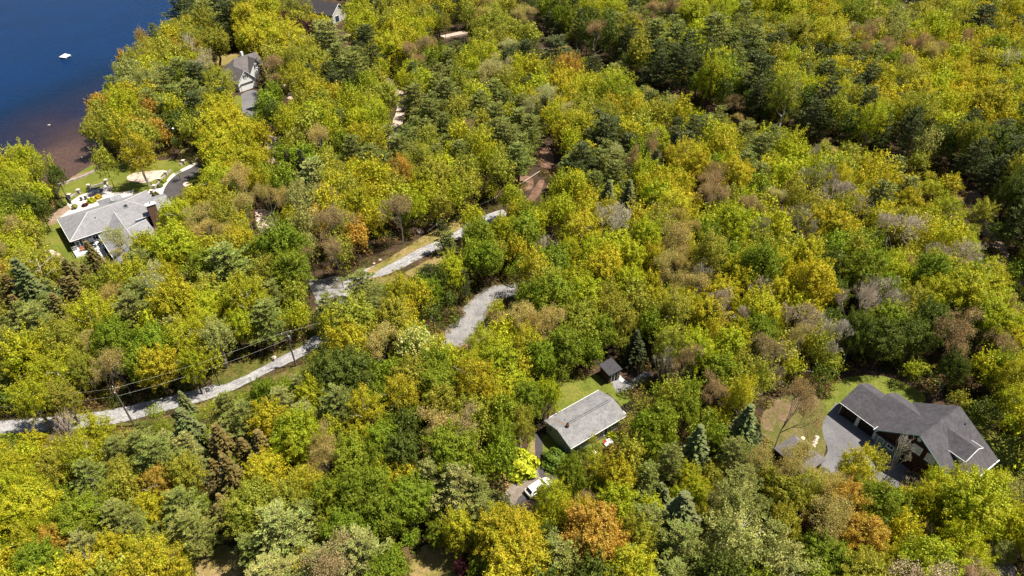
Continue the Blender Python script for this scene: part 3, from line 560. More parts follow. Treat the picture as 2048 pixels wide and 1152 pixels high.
# ---------------------------------------------------------------- small things
def lathe(m, c, prof, n=12):
    c = Vector(c); b = len(m.v)
    for r, z in prof:
        for k_ in range(n): t = 2 * math.pi * k_ / n; m.v.append(m.xf(c + Vector((r * math.cos(t), r * math.sin(t), z))))
    for i in range(len(prof) - 1):
        for k_ in range(n): m.f.append((b + i * n + k_, b + i * n + (k_ + 1) % n, b + (i + 1) * n + (k_ + 1) % n, b + (i + 1) * n + k_))
    m.f.append(tuple(b + (len(prof) - 1) * n + k_ for k_ in range(n))); return m
# swimming raft
c4 = [at(118, 114.5, -.1), at(130, 107.5, -.1), at(142, 110.5, -.1), at(131, 116, -.1)]
e = empty('swimming_raft', sum(c4, Vector()) / 4 - Vector((0, 0, .5)), 'white square swimming raft floating alone on the lake', 'raft')
MB().prism(c4, (0, 0, .12)).build('deck', 'white_paint', e)
cc_ = sum(c4, Vector()) / 4
m = MB()
for p in c4: q = cc_ + (p - cc_) * .8; m.tube([q + Vector((0, 0, -.6)), q + Vector((0, 0, -.01))], .35, 10)
m.build('floats', 'grey_metal', e)
for i, (x, y, lb) in enumerate(((98, 250, 'pale rock breaking the water in the shallows'), (163, 315, 'pale pinkish rock in the brown cove'))):
    MB().lump(at(x, y, -.6), .5, i, flat=.4).build('rock', 'stone', None, smooth=True, label=lb, cat='rock')
# low shoreline wall and patio walls
def low_wall(name, pxs, h, th, mat, label, z=0, cat='wall', cap=None):
    m = MB(); c = smooth_poly([at(x, y, z) for x, y in pxs], 4, False) if len(pxs) > 2 else [at(x, y, z) for x, y in pxs]
    for a, b in zip(c, c[1:]):
        d = (b - a).normalized(); s_ = Vector((-d.y, d.x, 0)) * th / 2; m.prism([a - s_, b - s_ * .99, b + s_ * .99, a + s_], (0, 0, h))
    return m.build(name, mat, None, label=label, cat=cat)
low_wall('retaining_wall', [(112, 372), (134, 366), (160, 357), (185, 346), (204, 330)], .5, .45, 'stone', 'curved low stone wall between the cove and the lawn')
low_wall('retaining_wall', [(568, 174), (586, 164)], .6, .35, 'cream_fabric', 'short pale wall in the trees above the terrace stones')
for pxs, lb in (([(141, 396), (158, 387)], 'short stone patio wall nearest the mulch bed'), ([(180, 376), (213, 367)], 'long stone patio wall along the lawn'), ([(214, 367), (221, 380)], 'stone patio wall turning back to the house'),
                ([(310, 378), (322, 362), (334, 350), (343, 342)], 'low stone wall following the curved driveway'), ([(361, 332), (368, 327)], 'short stone wall at the driveway entrance')):
    low_wall('garden_wall', pxs, .55, .35, 'stone', lb)
for i, ((x, y), lb) in enumerate((((141, 396), 'stone pillar at the left end of the patio'), ((159, 387), 'stone pillar beside the patio gap'), ((180, 377), 'stone pillar starting the long patio wall'), ((214, 367), 'tallest stone pillar at the patio corner'), ((222, 381), 'stone pillar next to the roof bay'),
        ((310, 378), 'stone pillar at the foot of the driveway wall'), ((305, 388), 'stone pillar beside the round shrub'), ((321, 364), 'stone pillar in the middle of the driveway wall'), ((333, 351), 'stone pillar at the upper driveway wall end'), ((368, 328), 'stone pillar at the driveway entrance'))):
    p = at(x, y); e = empty('stone_pillar', p, lb, 'pillar', 'stone pillars round the long house garden'); f = lambda q, p=p: p + Vector(q)
    MB(f).box(-.35, .35, -.35, .35, 0, 1.15).build('shaft', 'stone', e, bevel=.03); MB(f).box(-.45, .45, -.45, .45, 1.15, 1.28).build('cap_stone', 'paving', e, bevel=.02)
a_ = math.atan2(.638, .77)
for (x, y, rz, lb) in ((164, 401.5, a_, 'black chair on the patio nearest the maroon shrub'), (173, 399, a_ + .3, 'black chair on the patio nearest the yellow shrub'), (205, 383, a_ + 2, 'black chair on the patio near the corner pillar')):
    chair('patio_chair', at(x, y), rz, 'charcoal_fabric', lb, group='chairs on the pale patio')
table('patio_table', at(196, 386), a_, 1.6, 1.0, 'grey_metal', 'grey table on the shaded end of the patio')
parasol(at(190, 390), 1.0, 2.2, 'blue_paint', 'folded blue parasol on the patio')
low_wall('garden_wall', [(134, 394), (143, 408)], .9, .3, 'navy_siding', 'dark blue fence panel at the patio edge', cat='fence')
# rocks on the dry lawn
for i, (x, y, r, lb) in enumerate(((1634, 875, .45, 'topmost pale rock of the line on the dry lawn'), (1632, 880, .4, 'second pale rock of the line on the dry lawn'), (1629, 886, .5, 'third pale rock of the line on the dry lawn'), (1626, 892, .5, 'lowest pale rock of the line on the dry lawn'),
        (1617, 889, .5, 'flat pale stone beside the line of rocks'), (1606, 877, .45, 'white round stone alone on the dry lawn'))):
    MB().lump(at(x, y, .12), r, i, flat=.55).build('rock', 'cream_fabric' if i > 3 else 'sand', None, smooth=True, label=lb, cat='rock')
for i, (x, y, r, lb) in enumerate(((582, 189, 1.3, 'pink boulder nearest the short pale wall'), (588, 192, 1.0, 'dark boulder in the terrace clearing'), (580, 197, 1.2, 'long pale boulder at the terrace edge'), (760, 520, .45, 'pinkish boulder on the upper road verge'), (748, 527, .35, 'smaller rock on the upper road verge'),
        (547, 716, .6, 'pink rock left of the middle pole'), (840, 463, 1.0, 'cream rock above the upper road'), (346, 43, 2.0, 'bright pale rock on the far shore'), (540, 400, 1.0, 'pale rock among the bare trees'))):
    MB().lump(at(x, y, .15), r, i + 20, flat=.5).build('boulder', 'sand', None, smooth=True, label=lb, cat='boulder')
# stack of boards in the wood at the top
p0, p1 = at(884, 76), at(932, 66); d = (p1 - p0).normalized(); s_ = Vector((-d.y, d.x, 0))
e = empty('board_stack', p0, 'long stack of pinkish boards in a forest gap', 'board stack')
for i in range(3):
    a = p0 + s_ * (i * 1.3 - 1.5); b = p1 + s_ * (i * 1.5 - 1.6)
    MB().prism([a - s_ * .45, b - s_ * .45, b + s_ * .45, a + s_ * .45], (0, 0, .7 - i * .1)).build('board', 'sand', e)
# fallen logs
for (x0, y0, x1, y1, r, lb) in ((960, 412, 1000, 392, .16, 'pale fallen log above the gravel road end'), (1000, 395, 1080, 345, .14, 'long thin fallen trunk in the pine clearing'), (855, 465, 885, 440, .13, 'thin fallen log behind the roadside spruce'), (1580, 742, 1625, 748, .22, 'fallen trunk behind the brown gabled house')):
    a, b = at(x0, y0), at(x1, y1); MB().tube([a + Vector((0, 0, .25)), (a + b) / 2 + Vector((.3, .2, .35)), b + Vector((0, 0, .5))], [r, r * .8, r * .5], 6).build('fallen_log', 'bark_pale', None, label=lb, cat='log')
MB().prism([at(1646.5, 919), at(1655, 929), at(1655.6, 928), at(1647.2, 918)], (0, 0, .06)).build('kerb_stone', 'white_paint', None, label='white kerb strip at the forecourt corner', cat='kerb')
MB().prism([at(2026, 1133), at(2038, 1160), at(2041, 1160), at(2029, 1132)], (0, 0, .15)).build('kerb_stone', 'cream_fabric', None, label='pale kerb beside the lower asphalt drive', cat='kerb')
# utility poles and wires
def pole(base, h, lean, label, arm, lamp=False, box=False):
    b = at(*base); top = b + Vector((lean[0], lean[1], h)); e = empty('utility_pole', b, label, 'utility pole', 'wooden utility poles')
    MB().tube([b, (b + top) / 2, top], [.17, .15, .11], 10).build('pole', 'pole_wood', e)
    ar = Vector((math.cos(arm), math.sin(arm), 0)); q = top - Vector((0, 0, .35))
    x = MB().tube([q - ar * .9, q + ar * .9], .06, 6).build('crossarm', 'pole_wood', e)
    for s_ in (-.85, 0, .85): lathe(MB(), q + ar * s_ + Vector((0, 0, .06)), [(.05, 0), (.07, .08), (.04, .16), (.06, .22)], 8).build('insulator', 'white_paint', x)
    if box: lathe(MB(), top - Vector((-.32, 0, 1.9)), [(.22, 0), (.25, .1), (.25, .8), (.2, .9)], 12).build('transformer', 'grey_metal', e)
    if lamp:
        l_ = MB().tube([top - Vector((0, 0, 1.2)), top + Vector((1.6, -.2, -1.0))], .04, 6).build('lamp_arm', 'grey_metal', e); lathe(MB(), top + Vector((1.9, -.2, -1.15)), [(.15, 0), (.35, .05), (.3, .2), (.1, .3)], 10).build('lamp_head', 'white_paint', l_)
    return e, top, ar
e1, t1_, a1_ = pole((270, 853), 9.4, (-.6, .3), 'leaning utility pole standing below the pale gravel road', 2.2)
e2, t2_, a2_ = pole((592.5, 733), 9.2, (-.1, -.1), 'utility pole with its shadow across the gravel road', .5, box=True)
e3, t3_, a3_ = pole((350.5, 303), 8.6, (-.2, 0), 'utility pole with a white lamp near the lake lawn', .2, lamp=True)
for s_ in ((-.35, .55), (-2.0, 1.0)):
    g0 = Vector(t2_) + Vector((-.1, 0, -2.2)); g1 = at(*((573, 688) if s_[0] > -1 else (555, 700)))
    MB().tube([g1 + (g0 - g1) * .02, g1 + (g0 - g1) * .28], .07, 6).build('guy_wire_guard', 'yellow_plastic', e2)
    MB().tube([g1 + (g0 - g1) * .281, g0], .015, 4).build('guy_wire', 'wire', e2)
def wire(a, b, sag, label, r=.012):
    pts = [a.lerp(b, i / 16) - Vector((0, 0, sag * 4 * (i / 16) * (1 - i / 16))) for i in range(17)]
    return MB().tube(pts, r, 4).build('power_line', 'wire', None, label=label, cat='cable')
wire(t1_ + Vector((0, 0, .1)), t2_ + Vector((0, 0, .1)), .7, 'upper cable between the two roadside poles')
wire(t1_ - Vector((0, 0, 1.8)), t2_ - Vector((0, 0, 1.8)), .8, 'lower cable between the two roadside poles', .013)
far = at(-140, 800, 9)
wire(far, t1_ + Vector((0, 0, .1)), .8, 'upper cable running off beyond the leaning pole'); wire(far - Vector((0, 0, 1.8)), t1_ - Vector((0, 0, 1.8)), .9, 'lower cable running off beyond the leaning pole', .013)
t4 = at(700, 620, 10); wire(t2_, t4, .5, 'cable from the transformer pole into the forest')
wire(t3_ + a3_ * .8, at(372, 200, 12), .6, 'cable rising from the lamp pole into the trees'); wire(t3_ - a3_ * .8, at(352, 190, 12), .6, 'second cable from the lamp pole into the trees')
wire(at(905, 1000, 9), at(968, 1092, 5), .2, 'thin cable above the dark gap beside the big pine'); wire(at(908, 1012, 8), at(940, 1060, 5), .2, 'lower thin cable above the dark gap')
wire(at(380, 318, 7), at(410, 352, 5), .1, 'thin cable crossing the curved driveway')

# ---------------------------------------------------------------- the white car
def car(p0, p1, label):
    c = (p0 + p1) / 2; d = (p1 - p0).normalized(); rz = math.atan2(d.y, d.x); Lc = 4.75; Wc = .93
    f = frame((c.x, c.y), (d.x, d.y)); e = empty('parked_car', Vector((c.x, c.y, 0)), label, 'car', None, rz)
    zz = .03
    def loft(secs, name, mat, parent, bevel=.0):
        m = MB(f); b = 0; n = len(secs[0])
        for sc_ in secs: m.v += [m.xf(p) for p in sc_]
        for i in range(len(secs) - 1):
            for k_ in range(n): m.f.append((i * n + k_, i * n + (k_ + 1) % n, (i + 1) * n + (k_ + 1) % n, (i + 1) * n + k_))
        m.f.append(tuple(range(n))); m.f.append(tuple((len(secs) - 1) * n + k_ for k_ in range(n)))
        return m.build(name, mat, parent, smooth=False, bevel=bevel)
    def ring(x, w0, w1, z0, z1, zs=None):
        zs = zs or (z0 + (z1 - z0) * .55)
        return [(x, -w0 * .92, z0), (x, -w0, z0 + .12), (x, -w0, zs), (x, -w1, z1 - .05), (x, -w1 * .85, z1), (x, w1 * .85, z1), (x, w1, z1 - .05), (x, w0, zs), (x, w0, z0 + .12), (x, w0 * .92, z0)]
    body = loft([ring(-2.38, .72, .70, .42, .88), ring(-2.28, .86, .84, .30, 1.0), ring(-1.6, .93, .90, .25, 1.06), ring(0, .94, .90, .22, 1.04), ring(1.0, .94, .90, .24, 1.02), ring(1.5, .92, .86, .26, .98), ring(2.1, .86, .78, .30, .88), ring(2.38, .66, .6, .38, .72)], 'body', 'car_white', e)
    loft([ring(-2.15, .78, .66, 1.03, 1.10, 1.06), ring(-1.75, .80, .70, 1.0, 1.55, 1.1), ring(-1.2, .82, .70, 1.0, 1.66, 1.1), ring(.1, .82, .70, 1.0, 1.67, 1.1), ring(.55, .82, .69, 1.0, 1.60, 1.1), ring(1.25, .80, .68, 1.0, 1.06, 1.04)], 'roof', 'car_white', e)
    def quad(name, pts, mat='glass', par=None): return MB(f).prism(pts, (0, 0, .02)).build(name, mat, par or e)
    quad('windshield', [(.60, -.62, 1.605), (.60, .62, 1.605), (1.22, .70, 1.095), (1.22, -.70, 1.095)])
    quad('rear_window', [(-1.78, -.60, 1.55), (-1.78, .60, 1.55), (-2.14, .62, 1.115), (-2.14, -.62, 1.115)])
    for s_ in (-1, 1):
        MB(f).prism([(-1.7, s_ * .80, 1.12), (1.0, s_ * .82, 1.12), (.5, s_ * .735, 1.52), (-1.55, s_ * .735, 1.52)], (0, s_ * .03, 0)).build('side_window', 'glass', e)
        MB(f).box(.95, 1.12, s_ * 1.0 - .08, s_ * 1.0 + .08, 1.02, 1.14).build('mirror', 'car_white', e, bevel=.02)
        MB(f).prism([(2.22, s_ * .5, .72), (2.37, s_ * .5, .66), (2.22, s_ * .78, .66), (2.12, s_ * .78, .76)], (0, 0, .08)).build('headlight', 'grey_metal', e)
        MB(f).box(-2.41, -2.33, min(s_ * .55, s_ * .78), max(s_ * .55, s_ * .78), .72, .92).build('taillight', 'lamp_red', e)
        for x in (-1.42, 1.42):
            w_ = MB(f).tube([(x, s_ * .72, .34), (x, s_ * .96, .34)], .34, 18).build('wheel', 'rubber', e); MB(f).tube([(x, s_ * .95, .34), (x, s_ * .975, .34)], .21, 12).build('rim', 'grey_metal', w_)
        MB(f).box(-1.5, .3, s_ * .6 - .02, s_ * .6 + .02, 1.675, 1.72).build('roof_rail', 'grey_metal', e)
    MB(f).box(-2.44, -2.3, -.8, .8, .35, .52).build('bumper', 'dark_metal', e, bevel=.03)
    return e
car(at(1054, 994), at(1100, 965), 'white parked car half under a leafy branch beside the dark path')
print('things done')

# ---------------------------------------------------------------- tree prototypes (arrays of small leaf faces)
def unit(a): return a / (np.linalg.norm(a, axis=-1, keepdims=True) + 1e-9)
def leaf_arrays(C, N, size, asp=1.7, seed=0):
    """one small rhombic leaf spray per centre, lying across its normal"""
    r = np.random.default_rng(seed); n = len(C)
    t = unit(np.cross(N, r.normal(size=(n, 3)))); b = unit(np.cross(N, t)); s = (size * r.uniform(.6, 1.35, n))[:, None]
    k = unit(N) * s * .25
    V = np.stack([C + t * s * asp / 2, C + b * s * .5 + k, C - t * s * asp / 2, C - b * s * .5 + k], 1)
    return V.reshape(-1, 3)
def mesh_from(name, V, shade, mat, tint=None, nper=4):
    me = bpy.data.meshes.new(name); nv = len(V); nf = nv // nper
    me.vertices.add(nv); me.vertices.foreach_set('co', V.astype(np.float32).ravel())
    me.loops.add(nv); me.loops.foreach_set('vertex_index', np.arange(nv, dtype=np.int32))
    me.polygons.add(nf); me.polygons.foreach_set('loop_start', np.arange(0, nv, nper, dtype=np.int32))
    try: me.polygons.foreach_set('loop_total', np.full(nf, nper, dtype=np.int32))
    except Exception: pass
    me.update(calc_edges=True)
    me.attributes.new('shade', 'FLOAT', 'FACE').data.foreach_set('value', shade.astype(np.float32))
    if tint is not None:
        c4_ = np.column_stack([tint, np.ones(len(tint))]); me.attributes.new('tint', 'FLOAT_COLOR', 'FACE').data.foreach_set('color', c4_.astype(np.float32).ravel())
    me.materials.append(M[mat]); return me
def limb_mesh(name, segs, mat, n=5):
    """segs: (p0, p1, r0, r1)"""
    P0 = np.array([s[0] for s in segs]); P1 = np.array([s[1] for s in segs]); R0 = np.array([s[2] for s in segs]); R1 = np.array([s[3] for s in segs])
    d = unit(P1 - P0); ref = np.where(np.abs(d[:, 2:3]) < .9, [[0, 0, 1.]], [[1., 0, 0]]); a = unit(np.cross(d, ref)); b = np.cross(d, a)
    t = np.linspace(0, 2 * np.pi, n, endpoint=False); c, s = np.cos(t), np.sin(t)
    ring = a[:, None] * c[None, :, None] + b[:, None] * s[None, :, None]
    A = P0[:, None] + ring * R0[:, None, None]; B = P1[:, None] + ring * R1[:, None, None]
    Q = np.stack([A, np.roll(A, -1, 1), np.roll(B, -1, 1), B], 2).reshape(-1, 3)
    return mesh_from(name, Q, np.full(len(Q) // 4, .5), mat)
def grow(r, H, spread, base=.35, nl=9, twist=.25):
    """a leaning trunk with limbs: returns segments and limb tips. radius-1 crown scaled by spread"""
    segs = []; tips = []; p = np.zeros(3); rad = .035 * H; k = 7; pts = [p.copy()]
    for i in range(k):
        q = p + np.array([r.normal() * .02 * H, r.normal() * .02 * H, H * .86 / k]); segs.append((p, q, rad * (1 - i / k * .8), rad * (1 - (i + 1) / k * .8))); p = q; pts.append(p)
    for j in range(nl):
        f = base + (0.95 - base) * (j + .5) / nl; idx_ = min(int(f * k), k - 1); p = pts[idx_] + (pts[idx_ + 1] - pts[idx_]) * (f * k - idx_)
        an = j * 2.4 + r.uniform(-.4, .4); ln = spread * r.uniform(.6, .95) * (1.15 - .55 * abs(f - .55) / .45); up = r.uniform(.35, .9)
        d = np.array([math.cos(an), math.sin(an), up]); rr = rad * (1 - f * .75) * .55
        q = p + d * ln * .5; q2 = q + (d + r.normal(size=3) * .3 + [0, 0, .25]) * ln * .42
        segs += [(p, q, rr, rr * .6), (q, q2, rr * .6, rr * .25)]; tips += [q2, q]
        for _ in range(3):
            s2 = q + (d + r.normal(size=3) * .6) * ln * .4; segs.append((q, s2, rr * .45, rr * .12)); tips.append(s2)
    return segs, tips
NOM = 4.0   # prototype crown radius in metres; crown centre at height ZC
ZC = 7.2
def broadleaf(seed, n=18000, size=.155, lobes=19, tall=1.0, open_=0.08):
    r = np.random.default_rng(seed); C = []; N = []; S = []
    segs, tips = grow(r, ZC + NOM * .8 * tall, NOM * .9)
    cen = []
    for i in range(lobes):
        z = 1 - 1.5 * (i + .5) / lobes; an = i * 2.39996 + r.uniform(-.3, .3); q = math.sqrt(max(0, 1 - z * z)); rr = r.uniform(.40, .86)
        cen.append((np.array([q * math.cos(an) * rr, q * math.sin(an) * rr, z * rr * .95 * tall]), r.uniform(.22, .44)))
    cen.append((np.zeros(3), .5))
    w_ = np.array([c[1] ** 2 for c in cen]); w_ /= w_.sum()
    for (c, rad), f in zip(cen, w_):
        m = int(n * f); d = unit(r.normal(size=(m, 3)) + [0, 0, .45]); rad_ = rad * (1 - np.abs(r.normal(size=m)) * (.22 + open_))
        # twiggy sub-clumps: pull points towards small attractors so gaps appear between them
        sub = unit(r.normal(size=(9, 3)) + [0, 0, .4]); near = np.argmax(d @ sub.T, axis=1); d = unit(d + sub[near] * .55)
        pts = c + d * rad_[:, None] * (1 + .18 * np.sin(d @ np.array([7., 5, 6]) + c[0] * 9))[:, None]
        C.append(pts); N.append(unit(d + r.normal(size=(m, 3)) * .55)); S.append(np.clip(r.normal(.5, .16, m) + (r.uniform(-.12, .12, 9)[near]) + r.uniform(-.12, .12), 0, 1))
    for _ in range(26):
        d = unit(r.normal(size=3) + [0, 0, .5]); m = n // 130; f_ = r.uniform(.75, 1.22, m)[:, None]; C.append((d * f_ + r.normal(size=(m, 3)) * .045) * [1, 1, tall]); N.append(unit(d + r.normal(size=(m, 3)))); S.append(r.uniform(.35, .95, m))
    m = n // 9; d = unit(r.normal(size=(m, 3))); C.append(d * r.uniform(.85, 1.05, m)[:, None] * [.93, .93, .93 * tall]); N.append(unit(d + r.normal(size=(m, 3)) * .8)); S.append(r.uniform(.4, .9, m))
    C = np.concatenate(C) * NOM + [0, 0, ZC]; N = np.concatenate(N); S = np.concatenate(S)
    keep = C[:, 2] > ZC - NOM * .95; C, N, S = C[keep], N[keep], S[keep]
    return leaf_arrays(C, N, size, 1.6, seed), S, segs
def pine(seed, n=7000, H=14.0, R_=4.0, nn_=17, sc_=.46):
    """white pine: tiers of long upturned branches carrying star-like needle sprays"""
    r = np.random.default_rng(seed); V = []; S = []; segs = []
    k = 10; p = np.zeros(3)
    for i in range(k):
        q = p + np.array([r.normal() * .08, r.normal() * .08, H / k]); segs.append((p, q, .26 * (1 - i / k) + .03, .26 * (1 - (i + 1) / k) + .03)); p = q
    tiers = 10; C = []; N = []; D = []
    for t in range(tiers):
        z = H * (.30 + .67 * t / (tiers - 1)) + r.uniform(-.2, .2); f = t / (tiers - 1); L_ = R_ * 1.12 * (1 - .70 * f ** 2.0) * r.uniform(.8, 1.12); nb = int(5 + r.integers(0, 3))
        if t < 3: L_ *= .85 + .05 * t
        for b in range(nb):
            an = 2 * math.pi * (b + r.uniform(-.3, .3)) / nb + t * 1.1; l_ = L_ * r.uniform(.55, 1.12); d = np.array([math.cos(an), math.sin(an), 0]); up = .04 + .55 * f * f; side = np.array([-d[1], d[0], 0])
            a0 = np.array([0, 0, z]); a1 = a0 + d * l_ + [0, 0, l_ * up]; segs.append((a0, a1, .07, .02))
            m = int(9 * l_ / R_ * 1.5) + 3
            for q in range(m):
                fr = .25 + .8 * q / m; wd = l_ * .26 * math.sin(min(1, (1.08 - fr) * 1.5) * 1.57); o_ = r.uniform(-1, 1) * wd
                c = a0 + (a1 - a0) * fr + side * o_ + [0, 0, abs(o_) * .12 + r.uniform(0, .12)]; nn = nn_
                dr = unit(d * .9 + side * (o_ / max(wd, .1)) * .7 + r.normal(size=(nn, 3)) * [.5, .5, .28] + [0, 0, .28]); C.append(c + dr * .2 + r.normal(size=(nn, 3)) * [.13, .13, .05]); D.append(dr); S.append(np.clip(r.normal(.5, .13) + r.normal(0, .14, nn), 0, 1))
    C = np.concatenate(C); D = np.concatenate(D); S = np.concatenate(S)
    if len(C) > n: i = r.permutation(len(C))[:n]; C, D, S = C[i], D[i], S[i]
    s = (sc_ * r.uniform(.7, 1.2, len(C)))[:, None]; b = unit(np.cross(D, r.normal(size=D.shape)))
    V = np.stack([C + D * s * .55, C + b * s * .17, C - D * s * .45, C - b * s * .17], 1).reshape(-1, 3)
    return V, S, segs
def spruce(seed, n=6000, H=13.0, R_=2.6):
    r = np.random.default_rng(seed); segs = [(np.zeros(3), np.array([0, 0, H * .97]), .2, .03)]; C = []; D = []; S = []
    tiers = 24
    for t in range(tiers):
        f = t / (tiers - 1); z = H * (.14 + .86 * f); L_ = R_ * (1 - f) ** .8 + .12; nb = int(6 + 5 * (1 - f))
        for b in range(nb):
            an = 2 * math.pi * (b + r.uniform(-.3, .3)) / nb + t * .7; l_ = L_ * r.uniform(.7, 1.15); d = np.array([math.cos(an), math.sin(an), -.22])
            for q in range(int(3 + 5 * l_ / R_)):
                fr = .25 + .8 * q / (3 + 5 * l_ / R_); side = np.cross(d, [0, 0, 1]); nn = 8
                c = np.array([0, 0, z]) + d * l_ * fr + [0, 0, .12 * l_ * fr * fr]; dr = unit(d + side * r.normal(size=(nn, 1)) * .8 + [0, 0, .25] + r.normal(size=(nn, 3)) * .2)
                C.append(c + dr * .15); D.append(dr); S.append(np.clip(r.normal(.5, .17, nn), 0, 1))
    C = np.concatenate(C); D = np.concatenate(D); S = np.concatenate(S)
    if len(C) > n: i = r.permutation(len(C))[:n]; C, D, S = C[i], D[i], S[i]
    s = (.42 * r.uniform(.7, 1.2, len(C)))[:, None]; b = unit(np.cross(D, r.normal(size=D.shape) * .4 + [0, 0, 1.]))
    V = np.stack([C + D * s * .6, C + b * s * .24, C - D * s * .4, C - b * s * .24], 1).reshape(-1, 3)
    return V, S, segs
def bare(seed, depth=6, dense=.55, H=10.5, R_=4.0, leaves=0):
    """recursively branching twigs; optional sparse buds"""
    r = np.random.default_rng(seed); big = []; tw = []; tips = []
    def rec(p, d, l_, rad, k_):
        q = p + d * l_; (big if k_ < 3 else tw).append((p, q, rad, rad * .68))
        if k_ == depth: tips.append(q); return
        for _ in range((3 if r.random() < dense else 2) if k_ > 1 else 4 - (k_ > 0)):
            nd = unit(d + r.normal(size=3) * (.40 if k_ else .5) + [0, 0, .2]); rec(q if _ else p + d * l_ * .9, nd, l_ * r.uniform(.62, .82), max(rad * .56, .015), k_ + 1)
    rec(np.zeros(3), np.array([0, 0, 1.]), H * .34, .17, 0)
    V = S = None
    if leaves:
        T = np.array(tips); i = r.integers(0, len(T), leaves); C = T[i] + r.normal(size=(leaves, 3)) * .33
        V = leaf_arrays(C, unit(r.normal(size=(leaves, 3)) + [0, 0, .5]), .112, 1.4, seed); S = np.clip(r.normal(.55, .2, leaves), 0, 1)
    return V, S, big, tw
PROTO = {}
def reg(key, V, S, mat, segs, bk, extra=None):
    PROTO.setdefault(key, []).append((mesh_from('crown', V, S, mat), limb_mesh('trunk', segs, bk), V, S))
for i in range(7): V, S, sg = broadleaf(10 + i, tall=(.9, 1.1, 1.25, .8, 1.0, 1.15, .95)[i]); reg('leafy', V, S, 'leaves', sg, 'bark_grey' if i % 2 else 'bark_dark')
for i in range(3): V, S, sg = broadleaf(40 + i, n=26000, size=.13, lobes=28); reg('leafy_big', V, S, 'leaves', sg, 'bark_grey')
for i in range(4): V, S, sg = broadleaf(60 + i, n=11000, size=.135, open_=.28, tall=1.2); reg('airy', V, S, 'leaves', sg, 'bark_pale' if i else 'bark_grey')
for i in range(3): V, S, sg = pine(90 + i, n=13000, R_=4.2, nn_=30, sc_=.34); reg('pine_big', V, S, 'needles', sg, 'bark_dark')
for i in range(5): V, S, sg = pine(80 + i, R_=(4, 4.3, 3.7, 4.2, 4)[i]); reg('pine', V, S, 'needles', sg, 'bark_dark')
for i in range(3): V, S, sg = spruce(100 + i); reg('spruce', V, S, 'needles', sg, 'bark_dark')
for i in range(4):
    V, S, bg_, tw = bare(120 + i, leaves=(0, 0, 260, 160)[i]); PROTO.setdefault('bare', []).append((limb_mesh('twigs', tw, 'twigs', 3), limb_mesh('trunk', bg_, 'bark_grey'), None, None))
for i in range(2):
    V, S, bg_, tw = bare(160 + i, depth=7, dense=1.0); PROTO.setdefault('bare_big', []).append((limb_mesh('twigs', tw, 'twigs', 3), limb_mesh('trunk', bg_, 'bark_grey'), None, None))
for i in range(4):
    V, S, bg_, tw = bare(140 + i, depth=5, dense=1.0, leaves=7500)
    tm = limb_mesh('branches', bg_ + tw, 'bark_grey', 3); PROTO.setdefault('bud', []).append((mesh_from('crown', V, S, 'leaves'), tm, V, S))
def bush_arr(seed, n=420):
    r = np.random.default_rng(seed); d = unit(r.normal(size=(n, 3)) + [0, 0, .3]); d[:, 2] = np.abs(d[:, 2]) * 1.0
    q = (1 - np.abs(r.normal(size=n)) * .15) * (1 + .15 * np.sin(d @ np.array([5., 6, 4]) + seed)); C = d * q[:, None] * [1, 1, .95] + [0, 0, .05]
    return leaf_arrays(C, unit(d + r.normal(size=(n, 3)) * .5), .16, 1.5, seed), np.clip(r.normal(.5, .18, n), 0, 1)
for i in range(3):
    V, S = bush_arr(i, 1400); PROTO.setdefault('bush', []).append((mesh_from('crown', V * 1.0, S, 'leaves'), limb_mesh('stem', [(np.zeros(3), np.array([.1, 0, .6]), .06, .03), (np.array([0, 0, .1]), np.array([-.3, .2, .7]), .05, .02)], 'bark_dark'), V, S))

# kind code: prototype family, colour, colour words, name, category
KIND = {
 'L': ('leafy', (0.375, 0.4, 0.02), 'lime green', 'leafy_tree'), 'Y': ('leafy', (0.43, 0.4, 0.024), 'golden yellow', 'leafy_tree'),
 'G': ('leafy', (0.215, 0.275, 0.02), 'mid green', 'leafy_tree'), 'O': ('leafy', (0.32, 0.325, 0.038), 'olive', 'leafy_tree'),
 'D': ('leafy', (0.11, 0.145, 0.022), 'dark green', 'leafy_tree'), 'R': ('leafy', (0.44, 0.29, 0.045), 'rust orange', 'leafy_tree'),
 'M': ('leafy', (0.055, 0.012, 0.018), 'maroon', 'leafy_tree'), 'X': ('leafy', (0.4, 0.43, 0.09), 'blossoming lime', 'leafy_tree'),
 'T': ('bud', (0.47, 0.385, 0.13), 'tan budding', 'budding_tree'), 'B': ('bud', (0.37, 0.27, 0.14), 'brown budding', 'budding_tree'),
 'W': ('bud', (0.47, 0.46, 0.22), 'pale budding', 'budding_tree'), 'w': ('airy', (0.32, 0.335, 0.1), 'pale sage', 'leafy_tree'),
 'H': ('bare', (0.52, 0.44, 0.34), 'bare grey', 'bare_tree'), 'K': ('bare', (0.54, 0.42, 0.31), 'bare pinkish', 'bare_tree'),
 'P': ('pine', (0.21, 0.235, 0.05), 'grey green', 'pine_tree'), 'p': ('pine', (0.088, 0.108, 0.03), 'dark green', 'pine_tree'), 'q': ('pine', (0.28, 0.29, 0.082), 'pale sage', 'pine_tree'),
 'S': ('spruce', (0.18, 0.145, 0.042), 'brownish', 'spruce_tree'), 's': ('spruce', (0.15, 0.175, 0.06), 'bluish green', 'spruce_tree'), 'd': ('spruce', (0.05, 0.06, 0.02), 'dark', 'spruce_tree')}
TYPE = {'leafy_tree': 'leafy tree', 'pine_tree': 'pine', 'spruce_tree': 'spruce', 'bare_tree': 'bare tree', 'budding_tree': 'tree', 'bush': 'bush'}
